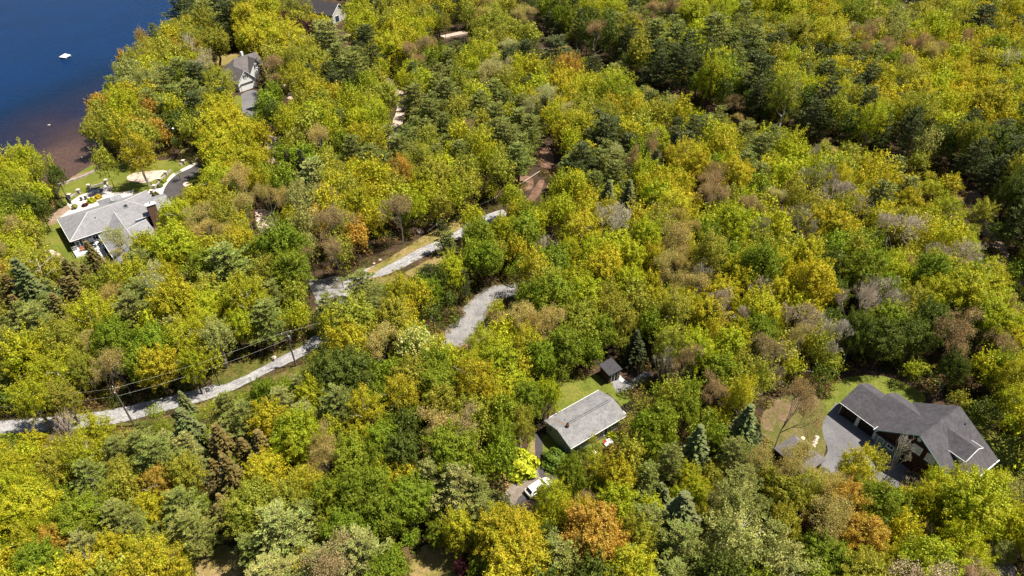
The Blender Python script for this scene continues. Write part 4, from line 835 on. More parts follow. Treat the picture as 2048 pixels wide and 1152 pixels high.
# x y crown-radius kind, in pixels of the photograph, at the middle of each crown
HAND = """
363 20 30p 413 27 30P 460 33 35p 307 67 17P 343 73 24Y 380 77 24O 427 80 30O 353 100 15R 283 80 14R 287 113 30O 247 120 14R 300 133 25L 267 148 25w 235 140 13L 360 143 30P 398 157 35p 408 133 18K
438 168 28O 383 187 34P 390 213 30p 227 176 22P 300 165 28w 197 207 25R 253 190 25Y 247 215 30L 300 205 26P 335 212 20L 187 262 22O 233 263 24O 313 253 20R 333 272 15R 205 318 22O:14 273 302 31Y:15.5 353 284 12D
437 220 34Y 467 253 34Y 433 287 38Y 473 320 34Y 440 362 38L 355 342 9G:4.5 10 333 26Y 52 325 28L 87 338 24O 113 352 19D 86 378 16O 30 370 28L 8 400 24G 493 40 30Y 500 76 30Y 455 70 14p
532 20 25L 529 60 28Y 575 80 37Y 569 42 13M 605 58 22M 620 86 12M 585 20 20P 609 22 17O 659 74 36q 645 47 15Y 703 28 26L 708 58 24L 732 77 30p 780 20 28O 755 22 20p 795 44 24L 839 40 18O 847 12 18Y 873 30 15p 779 90 32L 819 80 24Y
845 84 20L 825 113 20B 875 117 25G 905 143 22P 912 107 24p 955 64 24O 989 50 34O 972 113 30L 548 136 24B 534 174 25S 592 127 28O 629 123 28O 599 160 34Y 629 182 24Y 679 112 28P 709 134 34P 659 150 24p 729 162 22G 769 187 32O 805 163 18L 752 235 30L
680 218 14P 702 234 11L 534 207 27G 556 234 24D 602 200 20O 590 230 24L 622 228 27L 659 243 20G 599 295 22d 562 310 22G 645 290 30T 712 273 28Y 692 283 15p 779 277 28P 812 279 27P 829 200 32P 859 228 30P 859 277 26P 905 300 22L 912 262 15B 895 187 32P 879 153 24P
942 182 24O 965 153 18L 989 187 28P 959 213 34P 992 234 28P 1022 152 22W 999 264 28P 919 310 28P 845 320 28O 795 302 34P 745 318 34P 629 353 42q 772 353 22L 802 347 28R 869 357 32O 839 371 20L 942 363 20L 995 333 24O 962 283 24O 712 363 26Y 525 315 22Y 522 268 26Y 655 335 24O
1040 43 30T 1067 33 24B 1100 40 24p 1117 60 24p 1157 20 25L 1187 13 15P 1224 20 28L 1240 50 25P 1190 38 22L 1157 67 28O 1190 77 28B 1264 20 20p 1300 30 22B 1350 15 15d 1390 28 30L 1310 68 34P 1350 73 24P 1257 77 28O 1374 113 32p 1434 62 37P 1394 58 22L 1447 20 28L 1487 27 25P
1504 80 30P 1114 108 38p 1057 73 26O 1067 127 20p 1137 143 28R 1187 140 28p 1240 140 20P 1277 120 26O 1290 153 28p 1367 160 28Y 1420 167 30L 1460 137 27P 1514 167 34p 1470 205 20B 1237 187 36L 1114 177 28Y 1157 177 24L 1067 230 22W 1110 237 26L 1157 253 32Y 1211 230 28O 1214 267 40p 1284 187 15P
1334 217 24w 1304 227 24O 1271 227 24Y 1314 278 30L 1354 260 20p 1314 300 12d 1441 297 14P 1507 297 17P 1450 267 24L 1364 320 36Y 1400 343 30Y 1470 352 36Y 1237 320 20W 1164 320 38p 1134 337 24P 1230 356 34P 1044 295 26P 1030 277 22P 1284 347 30L 1324 353 26L 1420 378 30B 1317 322 15B 1140 288 24L 1150 368 24L
1569 13 30L 1559 88 25p 1663 68 38Y 1636 30 22Y 1603 67 28O 1703 33 30G 1750 33 26O 1796 37 24w 1836 27 24O 1870 50 26L 1903 23 24O 1966 40 34p 2029 20 30Y 2003 20 24O 1750 77 26B 1756 107 22B 1829 103 24B 1866 113 22T 1936 77 14B 1919 110 24L 1966 87 22Y 2000 127 28H 1986 172 18Y 2030 173 24L 1976 208 36Y 2012 232 18p
1586 173 32L 1653 147 27p 1700 143 20P 1703 113 22P 1736 140 17Y 1683 187 28L 1740 203 28p 1633 200 18B 1776 203 24Y 1736 257 29L 1669 233 26O 1646 253 22D 1836 187 30Y 1830 240 32O 1886 160 26L 1920 143 18Y 1883 217 26L 1569 213 30O 1933 293 32O 1986 280 34D 2022 300 30p 1856 293 26w 1649 337 24P 1783 340 27P 1603 367 26H 1683 370 28Y 1569 307 26L 1836 327 26O 1723 337 26L 2026 360 26O
23 434 26G 50 417 28D 77 414 22D 60 447 22L 27 477 26T 62 474 26O 50 517 30L 100 532 30O 18 557 28R 30 600 34S 113 592 24s 147 560 30S 187 515 23S 143 592 28S 93 618 28P 10 660 28P 187 572 24O 213 562 18L 263 542 24S 277 597 40P 226 600 26T 187 617 26L 333 634 26S 333 557 28Y 380 557 20W 460 530 52P 413 617 34L
353 496 44L 407 474 30T 300 494 24P 253 488 30W 338 438 22L 364 434 32L 450 447 32O 417 404 34Y 493 415 28T 338 457 8R 483 484 28Y 500 584 26O 483 650 28L 433 680 32w 367 684 38L 300 680 28L 233 684 24G 133 667 30L 187 700 28T 50 717 44L 167 737 30O 233 731 34T 317 731 36Y 383 735 28L 100 700 28O 20 690 24O
579 402 26T 609 409 36w 562 494 48G 582 543 38G 655 466 42B 719 457 22R 715 411 30Y 745 441 26Y 799 424 36B 839 418 24L 882 411 22O 942 434 26L 887 464 16p 900 492 24P 905 547 30L 962 477 32G 979 517 28G 1005 464 28L 725 581 42P 802 586 34Y 715 641 42O 652 617 26P 595 631 27L 545 591 30P 532 637 38P 765 627 26P
812 624 26Y 859 584 28G 865 627 24D 759 694 42T 832 694 38X 679 684 26D 662 734 30D 629 717 16O 969 692 34L 992 617 20Y 872 734 36G 945 737 34L 1051 451 26G 1124 407 26L 1211 434 28Y 1257 404 28s 1244 451 26H 1344 414 36Y 1290 477 34L 1097 497 26H 1140 504 28L 1211 534 36Y 1190 494 28L 1257 517 30L 1310 524 28Y 1417 409 32B 1474 447 28H 1514 467 27H 1417 484 28G 1374 471 28T 1361 524 26T
1410 551 27H 1380 579 36T 1107 593 46G 1047 637 36T 1100 651 36T 1211 597 30O 1257 564 30L 1314 601 30Y 1237 637 32O 1164 637 34O 1457 611 40K 1474 544 30Y 1517 591 28K 1272 697 26d 1204 661 30G 1057 694 34Y 1080 717 32G 1344 694 36O 1387 677 26L 1424 677 28Y 1514 704 34B 1324 731 28H 1384 741 30B 1440 734 36G
1549 404 24W 1586 434 30H 1626 394 20H 1663 447 42Y 1716 427 24H 1799 461 42H 1723 497 26G 1853 474 26Y 1819 407 28Y 1856 441 24L 1896 417 28L 1856 517 27H 1783 534 28L 1816 547 24B 1933 494 34L 1966 427 32O 2019 400 28D 2003 467 26D 2036 544 24G 1556 591 28Y 1723 586 28K 1749 604 36H 1683 684 38H 1936 584 54L 1860 591 34L 1993 557 26Y 1589 644 34K 1769 637 34G 1669 591 28D
1859 644 38D 1769 677 38D 1936 684 46B 2016 634 28B 2018 690 30Y 2003 734 30G 1826 738 20L 1640 751 22D 1903 734 28D 1603 700 30T
63 798 40L 127 795 28O 17 795 22G 133 872 32K 197 871 34L 67 887 28Y 20 887 26G 110 935 34O 33 941 32Y 180 955 34P 243 941 28O 317 917 48P 373 901 28q 310 828 20G 370 807 20s 457 815 30P 287 866 18P 447 876 22H 467 848 24L 413 951 24K 467 955 38S 493 911 30S 320 968 32R 227 981 30O 73 981 34L 20 968 30Y 127 995 26G 240 1035 42P 300 1021 36Y 367 1011 42P 383 1061 42P
110 1095 34R 63 1081 34Y 170 1095 38q 293 1108 46Y 13 1051 28Y 20 1115 28G 445 1040 28S 500 1101 30P 565 811 36q 525 788 28G 629 795 34L 595 868 52L 539 841 20Y 532 908 40S 729 818 42Y 719 875 30Y 769 878 38G 789 795 18G 805 851 24D 752 921 34G 879 805 38O 862 865 46T 945 868 46B 929 818 32O 995 801 34Y 1005 885 30G 662 941 32T 739 985 54G 652 995 38G 765 1041 42G 815 955 36Y 909 975 52q 962 981 30P 875 1065 28G
562 1051 58q 659 1061 28O 719 1115 58q 612 1118 28Y 812 1120 26B 925 1135 20M 995 1068 52Y 985 1128 30O 1057 801 36G 1097 790 28L 1598 912 26T 1044 848 28O 1141 950 32G 1187 880 16O 1284 811 24O 1324 835 38G 1257 845 20O 1374 818 28G 1300 895 30G 1231 911 26R 1197 935 28Y 1237 955 34Y 1344 935 22S 1291 955 32P 1377 951 28L 1474 911 38P 1491 968 42P 1514 865 15d 1424 955 26O
1437 995 26B 1391 985 30L 1237 1001 42L 1105 996 34L 1167 1008 28B 1324 1008 27s 1187 1075 66R 1041 1068 42Y 1091 1081 30D 1264 1115 28P 1357 1085 52P 1471 1085 62w 1317 1128 28D 1517 1018 30P 1579 815 38B:16.5 1719 941 42Y 1598 928 36T 1572 950 32T 1625 960 30T 1656 985 34T 1569 985 42O 1749 1008 52G 1794 912 32H 1809 995 22Y 1953 1010 66L 1919 953 24w 1726 1068 52R 1829 1058 30K 1829 1111 33K 1649 1118 48G 1569 1051 38O 1919 1095 46L 1993 1100 30w 2029 1066 28L
1769 1128 34Y 1869 1135 28K 1919 801 24O 2019 801 30L 1969 818 26D 2019 848 26L 1869 961 26L 1240 1060 30Y 1410 1040 28Y 1500 1130 30G 560 930 26Y 600 960 30O 480 1010 24O 30 1030 30L 150 1040 30G 340 1095 28O 200 1140 26Y 420 720 26L 470 590 26G 1120 745 22G
1000 500 24O 1035 500 22Y 1040 540 22G 900 600 20D 930 560 16p 1150 560 30L 1300 650 26G 1480 660 30L 1560 530 28Y 1620 500 28O 1600 560 28Y 1640 560 28L 1500 510 26Y 1440 440 26L 1380 440 24Y 1560 350 26L 1600 320 24L 1700 300 20O 1760 380 26Y 1900 370 24Y 1860 380 24L 1620 640 28Y 1660 640 26D 1560 720 26K 1480 760 28O 1420 780 28B 1360 780 26G 1500 800 26H 1540 760 20L 1440 830 26Y 1400 870 26G 1440 880 24s
"""
# understorey patches that stay open: pixel polygons where ground, road, roof or water shows
OPEN = [[(-200, -100), (345, -100), (345, 30), (300, 55), (270, 95), (235, 115), (222, 160), (185, 190), (160, 225), (162, 262), (182, 300), (185, 335), (140, 362), (110, 335), (60, 305), (-200, 300)],
 [(96, 440), (126, 405), (122, 372), (140, 358), (205, 318), (300, 335), (352, 318), (380, 286), (398, 296), (386, 330), (400, 350), (372, 378), (345, 395), (330, 400), (312, 455), (240, 470), (212, 520), (150, 520), (130, 536), (84, 492), (86, 455)],
 [(450, 128), (515, 96), (520, 120), (515, 190), (520, 215), (498, 228), (478, 218), (476, 180)], [(432, 110), (470, 104), (480, 120), (440, 136)],
 [(-60, 840), (110, 832), (190, 820), (300, 806), (400, 778), (480, 755), (560, 712), (620, 678), (640, 690), (640, 705), (600, 724), (520, 755), (430, 795), (350, 820), (260, 850), (100, 868), (-60, 876)],
 [(430, 745), (520, 715), (600, 682), (600, 730), (500, 770), (430, 780)],
 [(618, 560), (680, 556), (680, 590), (642, 612)], [(722, 548), (760, 528), (860, 480), (915, 450), (935, 462), (925, 480), (860, 515), (800, 545), (770, 552)],
 [(740, 520), (860, 455), (900, 440), (900, 455), (850, 480), (750, 530)], [(970, 428), (1002, 428), (1000, 448), (975, 450)], [(1062, 365), (1086, 355), (1088, 395), (1062, 402)],
 [(1080, 292), (1108, 290), (1112, 335), (1088, 340)], [(1040, 350), (1072, 346), (1072, 362), (1045, 366)],
 [(780, 165), (796, 165), (808, 205), (802, 240), (792, 270), (782, 262), (794, 215)], [(895, 672), (922, 690), (972, 640), (1014, 600), (1012, 566), (980, 570), (948, 598), (925, 645)],
 [(1116, 770), (1190, 750), (1197, 730), (1222, 712), (1246, 735), (1245, 755), (1262, 760), (1296, 744), (1300, 752), (1270, 775), (1240, 785), (1258, 830), (1245, 850), (1200, 880), (1142, 905), (1120, 930), (1100, 935), (1102, 985), (1050, 1008), (1005, 990), (1048, 940), (1062, 885), (1092, 855), (1093, 838), (1112, 818)],
 [(1640, 850), (1655, 790), (1680, 758), (1760, 752), (1800, 772), (1910, 805), (1998, 912), (1960, 960), (1940, 975), (1900, 935), (1830, 930), (1800, 965), (1765, 955), (1700, 920), (1640, 945)],
 [(1530, 840), (1552, 800), (1610, 785), (1645, 800), (1650, 890), (1620, 905), (1545, 905)], [(590, -10), (700, -10), (692, 48), (668, 50), (650, 36), (620, 24)],
 [(388, 1215), (396, 1116), (440, 1100), (474, 1112), (478, 1215)], [(830, 1215), (836, 1106), (880, 1094), (910, 1106), (912, 1215)], [(1990, 1152), (1998, 1120), (2020, 1122), (2040, 1152)],
 [(1806, -5), (1838, -5), (1826, 18), (1812, 16)], [(876, 72), (936, 62), (936, 80), (900, 84)], [(530, 276), (554, 278), (552, 318), (538, 320)], [(518, 425), (548, 430), (545, 460), (522, 460)],
 [(1926, 368), (1950, 360), (1960, 392), (1935, 395)], [(1965, 430), (1985, 430), (2010, 500), (1990, 500)], [(1410, 222), (1412, 222), (1412, 224)], [(1085, 60), (1110, 90), (1100, 100), (1078, 75)],
 [(1960, 850), (1995, 860), (2040, 880), (2048, 960), (2010, 930)], [(1850, 715), (1890, 705), (1890, 740), (1850, 740)], [(572, 160), (592, 160), (596, 205), (572, 200)], [(660, 100), (690, 90), (700, 60), (672, 50)], [(500, 0), (0, 0)] ]
OPEN = [np.array(p, float) for p in OPEN if len(p) > 2]
def clear_px(x, y, r):
    P = np.array([[x, y]], float)
    for poly in OPEN:
        if x < poly[:, 0].min() - r or x > poly[:, 0].max() + r or y < poly[:, 1].min() - r or y > poly[:, 1].max() + r: continue
        if inside(P, poly)[0] or dist_poly(P, poly)[0] < r: return False
    return True
roads_w = np.array(RC1 + RC2 + RC3)
TREES = []   # (base x, y, radius m, height m, kind, px, py, px radius, hand)
tok = HAND.split()
def dims(fam, rad, hand=True):
    if fam == 'spruce': hh = rad * 3.6; return hh, hh * .5
    if fam == 'pine': hh = 6.5 + rad * 1.6; return hh, hh * .66
    hh = 6.2 + rad * 1.75 if rad > 2.3 else rad * 3.2 + .8
    return hh, hh * (.66 if fam != 'bare' else .7)
for i in range(0, len(tok), 3):
    x, y, rk = float(tok[i]), float(tok[i + 1]), tok[i + 2]; ov = None
    if ':' in rk: rk, ov = rk.split(':'); ov = float(ov)
    r_, kd = float(rk[:-1]), rk[-1]
    fam = KIND[kd][0]; _, _, dep = proj(at(x, y, 7)); rad = r_ * dep / FPX; hh, zc = dims(fam, rad)
    if ov: hh = ov; zc = hh * .68
    b = at(x, y, zc); TREES.append([b.x, b.y, rad, hh, kd, x, y, r_, True])
# the brook cuts a narrow corridor: low young growth on its near bank, a tall wall of trees beyond, its fill in dark kinds that stand for shade
EDGE = np.array([at(x, y, 0)[:2] for x, y in ((1080, 70), (1180, 135), (1300, 190), (1400, 226), (1540, 275), (1680, 314), (1850, 350), (1935, 400), (1965, 470), (2010, 545), (2080, 620))])
def edge_side(x, y):
    best = 1e9; s = 0
    for a, c in zip(EDGE, EDGE[1:]):
        ab = c - a; p_ = np.array([x, y]) - a; q = min(1, max(0, p_ @ ab / (ab @ ab))); dv = p_ - ab * q; d = math.hypot(*dv)
        if d < best: best = d; s = 1 if ab[0] * dv[1] - ab[1] * dv[0] > 0 else -1
    return best, s
for t in TREES:
    d_, s_ = edge_side(t[0], t[1])
    if d_ < 15 and s_ < 0:
        t[3] = min(t[3], 4.5 + t[2]); t[2] = min(t[2], 3.0); bb_ = at(t[5], t[6], t[3] * .62); t[0], t[1] = bb_.x, bb_.y
    if d_ < 16 and s_ > 0:
        if KIND[t[4]][0] in ('leafy', 'pine'): t[3] *= 1.25
hx = np.array([(t[5], t[6]) for t in TREES]); hk = [t[4] for t in TREES]
# fill between the noted crowns with the colours that grow beside them
cand = []
fr = np.random.default_rng(5); acc = [(t[0], t[1], t[2]) for t in TREES]
grid = {}
def gadd(x, y, r_): grid.setdefault((int(x // 8), int(y // 8)), []).append((x, y, r_))
def gok(x, y, r_, k_):
    i, j = int(x // 8), int(y // 8)
    for a in (-1, 0, 1):
        for b in (-1, 0, 1):
            for (u, v, q) in grid.get((i + a, j + b), ()):
                if (u - x) ** 2 + (v - y) ** 2 < ((q + r_) * k_) ** 2: return False
    return True
for a in acc: gadd(*a)
nfill = 0
for rad_lo, rad_hi, tries, k_ in ((3.4, 4.6, 16000, .60), (2.4, 3.4, 26000, .58), (1.4, 2.4, 30000, .56)):
    for _ in range(tries):
        px_, py_ = fr.uniform(-90, 2138), fr.uniform(-60, 1215)
        yy = at(px_, py_, 7); 
        if fr.random() > min(1, (yy.y / 260) ** 1.2 + .18): continue
        rad = fr.uniform(rad_lo, rad_hi); dep = proj(yy)[2]; rp = rad * FPX / dep
        d2 = np.abs(hx - [px_, py_]) @ [1, 1.2]; near = np.argsort(d2)[:4]; kd = hk[near[int(fr.integers(0, 4))]]
        if kd in 'MX' and fr.random() < .9 or kd in 'H' and fr.random() < .8: kd = 'O'
        if kd == 'R' and fr.random() < .6: kd = 'O'
        if kd in 'KTBW' and fr.random() < .5: kd = 'LOYG'[int(fr.integers(0, 4))]
        if kd == 'q' and fr.random() < .5: kd = 'P'
        if rad < 2.4: kd = {'P': 'G', 'p': 'D', 'Y': 'L'}.get(kd, kd)
        fam = KIND[kd][0]
        hh, zc = dims(fam, rad); hh *= fr.uniform(.85, 1.15); zc = hh * (zc / dims(fam, rad)[0]); b = at(px_, py_, zc)
        d_, s_ = edge_side(b.x, b.y)
        if d_ < 26:
            if (s_ > 0 and d_ < 2.0) or (s_ < 0 and d_ < 5.0): continue
            if s_ < 0 and d_ < 18:
                if rad > 2.4: continue
                kd = 'LYOLT'[int(fr.integers(0, 5))]; hh = rad * 2.1; b = at(px_, py_, hh * .62)
            elif s_ > 0 and d_ < 14:
                kd = 'pDDpG'[int(fr.integers(0, 5))]; hh *= 1.2  # dark leaf colours picked to put shade into the far tree wall
        if not gok(b.x, b.y, rad, k_): continue
        if not clear_px(px_, py_, rp * 1.12 + 2): continue
        q = proj((b.x, b.y, 0))
        if not clear_px(q[0], q[1], 3): continue
        if np.min((roads_w[:, 0] - b.x) ** 2 + (roads_w[:, 1] - b.y) ** 2) < (2.6 + rad * .3) ** 2 and not (q[0] > 640 and q[0] < 700): continue
        gadd(b.x, b.y, rad); TREES.append([b.x, b.y, rad, hh, kd, px_, py_, rp, False]); nfill += 1
print('trees', len(TREES), 'fill', nfill)

# ---------------------------------------------------------------- which trees stand as things of their own
LANDMARKS = [(128, 111, 'the swimming raft'), (160, 340, 'the brown cove'), (215, 430, 'the long navy house'), (165, 490, 'the white deck'), (280, 350, 'the pale gravel bed'), (370, 345, 'the curved driveway'), (350, 270, 'the lamp pole'),
 (485, 140, 'the white house'), (500, 205, 'the white garage drive'), (650, 20, 'the solar panelled house'), (606, 60, 'the maroon tree'), (905, 74, 'the board stack'), (583, 185, 'the short pale wall'), (797, 215, 'the stony track'),
 (541, 297, 'the sandy patch'), (534, 445, 'the pinkish sand patch'), (719, 455, 'the orange roadside maple'), (840, 495, 'the upper gravel road'), (645, 583, 'the gravel turning area'), (960, 620, 'the grey forest drive'), (1095, 315, 'the litter clearing'),
 (1010, 370, 'the tall pine stand'), (1022, 152, 'the whitish tree'), (585, 700, 'the transformer pole'), (255, 820, 'the leaning pole'), (80, 850, 'the lower gravel road'), (460, 775, 'the mid gravel road'), (832, 694, 'the blossoming chestnut'), (1222, 740, 'the small shed'),
 (1170, 835, 'the bungalow'), (1075, 978, 'the white car'), (1083, 920, 'the curved dark path'), (1825, 860, 'the brown gabled house'), (1700, 890, 'the grey forecourt'), (1579, 850, 'the dry lawn'), (1590, 925, 'the hidden outbuilding'), (870, 1130, 'the small clearing'),
 (433, 1130, 'the dry grass clearing'), (2010, 1130, 'the lower asphalt drive'), (1187, 1075, 'the big orange maple'), (1936, 584, 'the huge lime tree'), (1940, 380, 'the brook bed'), (1500, 240, 'the dark hollow'), (1822, 5, 'the distant grey roof'),
 (1663, 67, 'the bright yellow crown'), (1470, 352, 'the golden crown'), (1799, 461, 'the big grey bare tree'), (1214, 267, 'the broad dark pine'), (1420, 378, 'the russet tree'), (460, 530, 'the tallest left pine'), (655, 466, 'the broad brown tree'),
 (562, 1051, 'the pale spreading pine'), (1114, 108, 'the dark ridge pine'), (2000, 127, 'the far bare tree'), (1457, 611, 'the pinkish bare tree'), (110, 1095, 'the orange corner maple'), (467, 955, 'the brown spruce'), (1357, 1085, 'the big lower pine'), (30, 600, 'the brown spruce by the edge')]
vis = [t for t in TREES if -5 < t[5] < 2053 and -5 < t[6] < 1157]
indiv = []
for nm, cap in (('leafy_tree', 300), ('pine_tree', 300), ('spruce_tree', 300), ('bare_tree', 300), ('budding_tree', 300)):
    c_ = [t for t in vis if KIND[t[4]][3] == nm]; c_.sort(key=lambda t: -t[7] * (1.25 if t[8] else 1)); indiv += c_[:cap]
ids = set(id(t) for t in indiv); rest = [t for t in TREES if id(t) not in ids]
print('things', len(indiv), 'mass', len(rest))
lab = {}
for t in indiv:
    best = min(LANDMARKS, key=lambda l_: (abs(l_[0] - t[5]) * .8 + abs(l_[1] - t[6])) if (abs(l_[0] - t[5]) + abs(l_[1] - t[6])) > 6 else 1e6)
    dx, dy = t[5] - best[0], t[6] - best[1]; far = math.hypot(dx, dy) > 85
    if abs(dx) > abs(dy): pos = ('far ' if far else '') + ('right of' if dx > 0 else 'left of')
    else: pos = ('far ' if far else '') + ('below' if dy > 0 else 'above')
    lab.setdefault((t[4], pos + ' ' + best[2]), []).append(t)
ORD = ['first', 'second', 'third', 'fourth', 'fifth', 'sixth', 'seventh', 'eighth', 'ninth', 'tenth', 'eleventh', 'twelfth', 'thirteenth', 'fourteenth', 'fifteenth', 'sixteenth', 'seventeenth', 'eighteenth', 'nineteenth', 'twentieth', 'twenty-first', 'twenty-second', 'twenty-third', 'twenty-fourth']
LABEL = {}
for (kd, ph), ts in lab.items():
    word = KIND[kd][2]; ty = TYPE[KIND[kd][3]]
    if KIND[kd][0] == 'bare': ty = 'tree'
    ts.sort(key=lambda t: t[5]); n = len(ts); szs = sorted(t[7] for t in ts)
    for i, t in enumerate(ts):
        base = f'{word} {ty}'
        if n == 1: s_ = f'{base} {ph}'
        elif n == 2:
            a, b = ts
            if max(a[7], b[7]) > 1.3 * min(a[7], b[7]): s_ = ('larger ' if t[7] == max(a[7], b[7]) else 'smaller ') + base + ' ' + ph
            else: s_ = ('left one' if i == 0 else 'right one') + f' of two {base}s {ph}'
        elif i == 0: s_ = f'leftmost {base} {ph}'
        elif i == n - 1: s_ = f'rightmost {base} {ph}'
        else: s_ = f'{ORD[min(i, 23)]} {base} from the left, {ph}'
        LABEL[id(t)] = s_
def place(t, r):
    fam, colr, word, nm = KIND[t[4]]
    if fam == 'leafy' and t[7] > 46 and t[6] > 500: fam = 'leafy_big'
    if fam == 'pine' and t[7] > 33 and t[6] > 560: fam = 'pine_big'
    if fam == 'bare' and t[7] > 33 and t[6] > 380: fam = 'bare_big'
    fam2 = 'airy' if (fam == 'leafy' and t[4] in 'LYOR' and r.random() < .38) else fam
    i = int(r.integers(0, len(PROTO[fam2]))); j = 1 + r.uniform(-.13, .13); hue = r.uniform(-.05, .05)
    c = (colr[0] * j * (1 + hue), colr[1] * j * (1 - hue * .4), colr[2] * j)
    if fam == 'spruce': s_ = t[2] / 2.6; sz = t[3] / 13.0
    elif fam in ('pine', 'pine_big'): s_ = t[2] / 3.7; sz = t[3] / 14.5
    elif fam in ('bare', 'bare_big', 'bud'): s_ = t[2] / 4.2; sz = t[3] / 10.5
    else:
        s_ = t[2] / NOM * r.uniform(.9, 1.06); sz = t[3] / (ZC + NOM) * r.uniform(.93, 1.03)
    return fam2, i, c, s_, sz, r.uniform(0, 6.283)
GROUP = {'leafy_tree': 'leafy trees of the forest', 'pine_tree': 'white pines of the forest', 'spruce_tree': 'spruces of the forest', 'bare_tree': 'bare trees of the forest', 'budding_tree': 'budding trees of the forest'}
pr = np.random.default_rng(11)
for t in indiv:
    fam, i, c, s_, sz, rz = place(t, pr); nm = KIND[t[4]][3]; cm, tm, _, _ = PROTO[fam][i]
    e = bpy.data.objects.new(nm, None); e.empty_display_size = .3; col.objects.link(e); e.location = (t[0], t[1], -.05); e.rotation_euler = (pr.uniform(-.04, .04), pr.uniform(-.04, .04), rz); e.scale = (s_, s_ * pr.uniform(.9, 1.1), sz)
    tag(e, LABEL[id(t)], {'leafy_tree': 'leafy tree', 'pine_tree': 'pine', 'spruce_tree': 'spruce', 'bare_tree': 'bare tree', 'budding_tree': 'budding tree'}[nm], GROUP[nm])
    tk = bpy.data.objects.new('trunk', tm); col.objects.link(tk); tk.parent = e
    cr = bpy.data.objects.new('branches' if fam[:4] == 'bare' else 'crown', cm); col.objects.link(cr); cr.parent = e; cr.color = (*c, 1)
    if t[4] == 'X':
        r = np.random.default_rng(3); d = unit(r.normal(size=(230, 3)) + [0, 0, .6]); C = d * NOM * .98 + [0, 0, ZC]
        V = np.concatenate([leaf_arrays(C + [0, 0, h_], unit(r.normal(size=(230, 3))), .34, 1.3, q) for q, h_ in ((1, 0), (2, .18), (3, .36))])
        bl = bpy.data.objects.new('blossom', mesh_from('blossom', V, np.full(len(V) // 4, .8), 'leaves')); col.objects.link(bl); bl.parent = e; bl.color = (.46, .48, .20, 1)
# the remaining crowns form the forest mass
Vs, Ss, Ts, TV = [], [], [], []
for t in rest:
    fam, i, c, s_, sz, rz = place(t, pr)
    if fam == 'leafy_big': fam = 'leafy'; i = 0
    if fam == 'pine_big': fam = 'pine'
    src = PROTO[fam][i]
    if src[2] is None: src = PROTO['bud'][i % len(PROTO['bud'])]
    V, S = src[2], src[3]; nq = len(S); keep = pr.permutation(nq)[: int(min(nq, 6500 if t[6] > 950 else 2500 if t[2] > 2.4 else 1000))]
    Q = V.reshape(-1, 4, 3)[keep]; m_ = Q.mean(1, keepdims=True); Q = m_ + (Q - m_) * min(2.0, 1.05 * math.sqrt(max(1, .55 * nq / len(keep))))
    ca, sa = math.cos(rz), math.sin(rz); x = Q[..., 0] * s_; y = Q[..., 1] * s_
    Q = np.stack([x * ca - y * sa + t[0], x * sa + y * ca + t[1], Q[..., 2] * sz - .05], -1)
    Vs.append(Q.reshape(-1, 3)); Ss.append(S[keep]); Ts.append(np.tile(c, (len(keep), 1)))
    TV.append((np.array([t[0], t[1], -.1]), np.array([t[0], t[1], t[3] * .7]), .16 * max(s_, .5), .05))
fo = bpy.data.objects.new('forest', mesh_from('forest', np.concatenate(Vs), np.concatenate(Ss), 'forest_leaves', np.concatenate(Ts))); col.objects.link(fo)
tag(fo, 'smaller and farther tree crowns filling the mixed spring forest', kind='stuff')
ft = bpy.data.objects.new('forest_trunks', limb_mesh('forest_trunks', TV, 'bark_dark')); col.objects.link(ft); tag(ft, 'thin trunks under the forest canopy', kind='stuff')

# ---------------------------------------------------------------- undergrowth and rough grass
ur = np.random.default_rng(21); UV, US, UT = [], [], []
small = [bush_arr(50 + i, 130) for i in range(4)]
GRASSY = [np.array([at(x, y)[:2] for x, y in p]) for p in (
 [(735, 540), (770, 520), (850, 470), (905, 440), (940, 440), (900, 470), (850, 492), (780, 528), (740, 550)], [(740, 556), (800, 548), (870, 512), (925, 480), (935, 492), (880, 530), (800, 566), (745, 570)],
 [(430, 740), (520, 716), (580, 690), (612, 680), (606, 690), (560, 714), (480, 756), (430, 770)], [(250, 850), (330, 832), (420, 800), (520, 762), (600, 730), (650, 720), (640, 760), (520, 800), (400, 840), (260, 870)], [(-40, 872), (120, 860), (250, 846), (262, 862), (120, 882), (-40, 900)])]
cnt = 0
for _ in range(26000):
    px_, py_ = ur.uniform(-60, 2110), ur.uniform(-30, 1190); b = at(px_, py_, 0); bb = np.array([[b.x, b.y]])
    if ur.random() > min(1, (b.y / 230) ** 1.3 + .1): continue
    if inside(bb, lake_w)[0]: continue
    g = any(inside(bb, p)[0] for p in GRASSY)
    if not g and not clear_px(px_, py_, 5): continue
    if np.min((roads_w[:, 0] - b.x) ** 2 + (roads_w[:, 1] - b.y) ** 2) < 2.2 ** 2: continue
    s_ = ur.uniform(.25, .6) if g else ur.uniform(.6, 1.7)
    if g and ur.random() < .35: continue
    V, S = small[int(ur.integers(0, 4))]; c = [(.26, .24, .03), (.13, .16, .015), (.20, .13, .05), (.30, .20, .07), (.07, .09, .015)][int(ur.integers(0, 5))]
    UV.append(V * [s_, s_, s_ * ur.uniform(.7, 1.3)] + [b.x, b.y, 0]); US.append(S); UT.append(np.tile(c, (len(S), 1))); cnt += 1
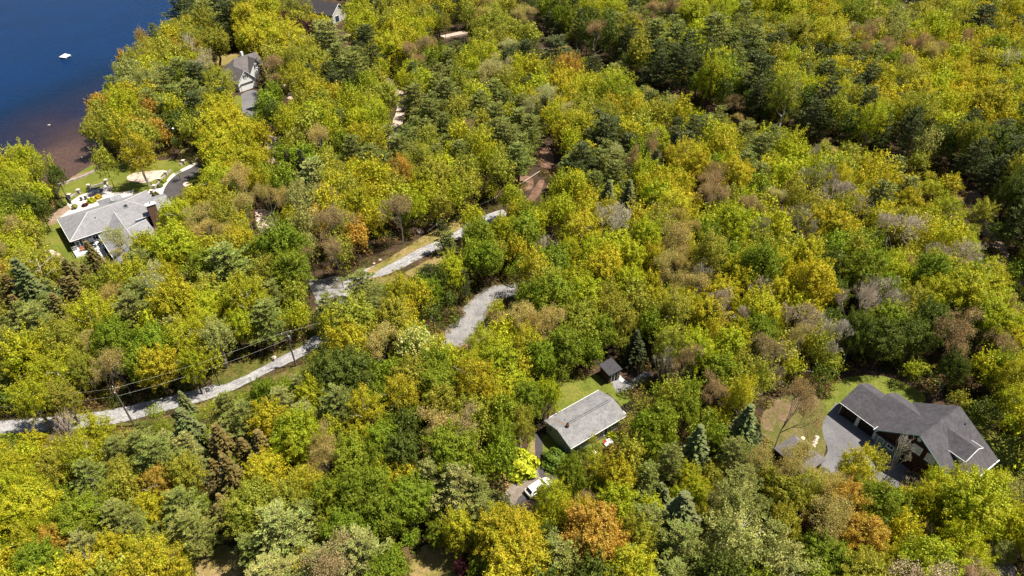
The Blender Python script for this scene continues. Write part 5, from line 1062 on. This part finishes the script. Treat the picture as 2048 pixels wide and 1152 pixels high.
for _ in range(9000):
    q = roads_w[int(ur.integers(0, len(roads_w)))]; an = ur.uniform(0, 6.283); d_ = ur.uniform(1.9, 6.5); x, y = q[0] + math.cos(an) * d_, q[1] + math.sin(an) * d_
    if np.min((roads_w[:, 0] - x) ** 2 + (roads_w[:, 1] - y) ** 2) < (1.75 + ur.uniform(0, .5)) ** 2: continue
    s_ = ur.uniform(.18, .5); V, S = small[int(ur.integers(0, 4))]; i_ = ur.permutation(len(S))[:60]; V = V.reshape(-1, 4, 3)[i_].reshape(-1, 3)
    c = [(.30, .27, .05), (.20, .22, .02), (.28, .19, .09), (.36, .28, .10), (.12, .15, .02)][int(ur.integers(0, 5))]
    UV.append(V * [s_, s_, s_ * .9] + [x, y, 0]); US.append(S[i_]); UT.append(np.tile(c, (60, 1)))
uo = bpy.data.objects.new('undergrowth', mesh_from('undergrowth', np.concatenate(UV), np.concatenate(US), 'forest_leaves', np.concatenate(UT))); col.objects.link(uo)
tag(uo, 'low bushes, saplings and rough grass between the trees', kind='stuff'); print('undergrowth', cnt)
# garden shrubs
def bush(x, y, r_, c, label, z=0, flat=1.0, stem=0):
    p = at(x, y, z); e = empty('bush', p, label, 'bush', 'garden shrubs'); e.scale = (r_, r_, r_ * flat); cm, tm, _, _ = PROTO['bush'][int(abs(x * 7 + y)) % 3]
    a = bpy.data.objects.new('foliage', cm); col.objects.link(a); a.parent = e; a.color = (*c, 1); a.location = (0, 0, stem)
    b = bpy.data.objects.new('stem', tm); col.objects.link(b); b.parent = e; b.scale = (1, 1, 1 + stem * 2)
bush(184, 403.5, 1.15, (.40, .40, .012), 'round bright yellow shrub between the patio chairs and roof bay'); bush(197, 396, 1.0, (.52, .40, .012), 'golden shrub tucked against the roof bay')
bush(170, 412, .75, (.09, .012, .03), 'small maroon shrub on the patio'); bush(151, 417, .75, (.36, .36, .12), 'pale clipped ball tree at the end of the patio', stem=.7)
bush(312, 392, 1.1, (.13, .13, .05), 'grey green shrub beside the long house roof corner'); bush(320, 374, .8, (.14, .20, .06), 'blue green shrub by the driveway wall'); bush(328, 364, .8, (.30, .36, .02), 'lime shrub by the driveway wall')
bush(1222, 872, .9, (.42, .46, .02), 'bright lime shrub in front of the bungalow', flat=.7); bush(1216, 869, .55, (.12, .22, .03), 'small round green shrub beside the bungalow door')
bush(398, 300, 1.6, (.13, .16, .03), 'green shrub at the edge of the tan soil'); bush(120, 412, 1.5, (.08, .10, .02), 'dark shrub on the reddish mulch bed')
bush(1655, 748, 2.0, (.09, .13, .02), 'dense dark shrub at the corner of the back lawn'); bush(1845, 742, 1.5, (.30, .34, .03), 'lime shrub behind the brown gabled house'); bush(905, 640, 1.0, (.30, .28, .06), 'pale shrub beside the grey forest drive')
bush(1040, 935, 3.1, (.46, .50, .03), 'big glowing lime shrub left of the curved dark path', flat=.8); bush(1110, 925, 2.3, (.13, .20, .025), 'big round green shrub against the bungalow end wall', flat=.85)
print('all done')
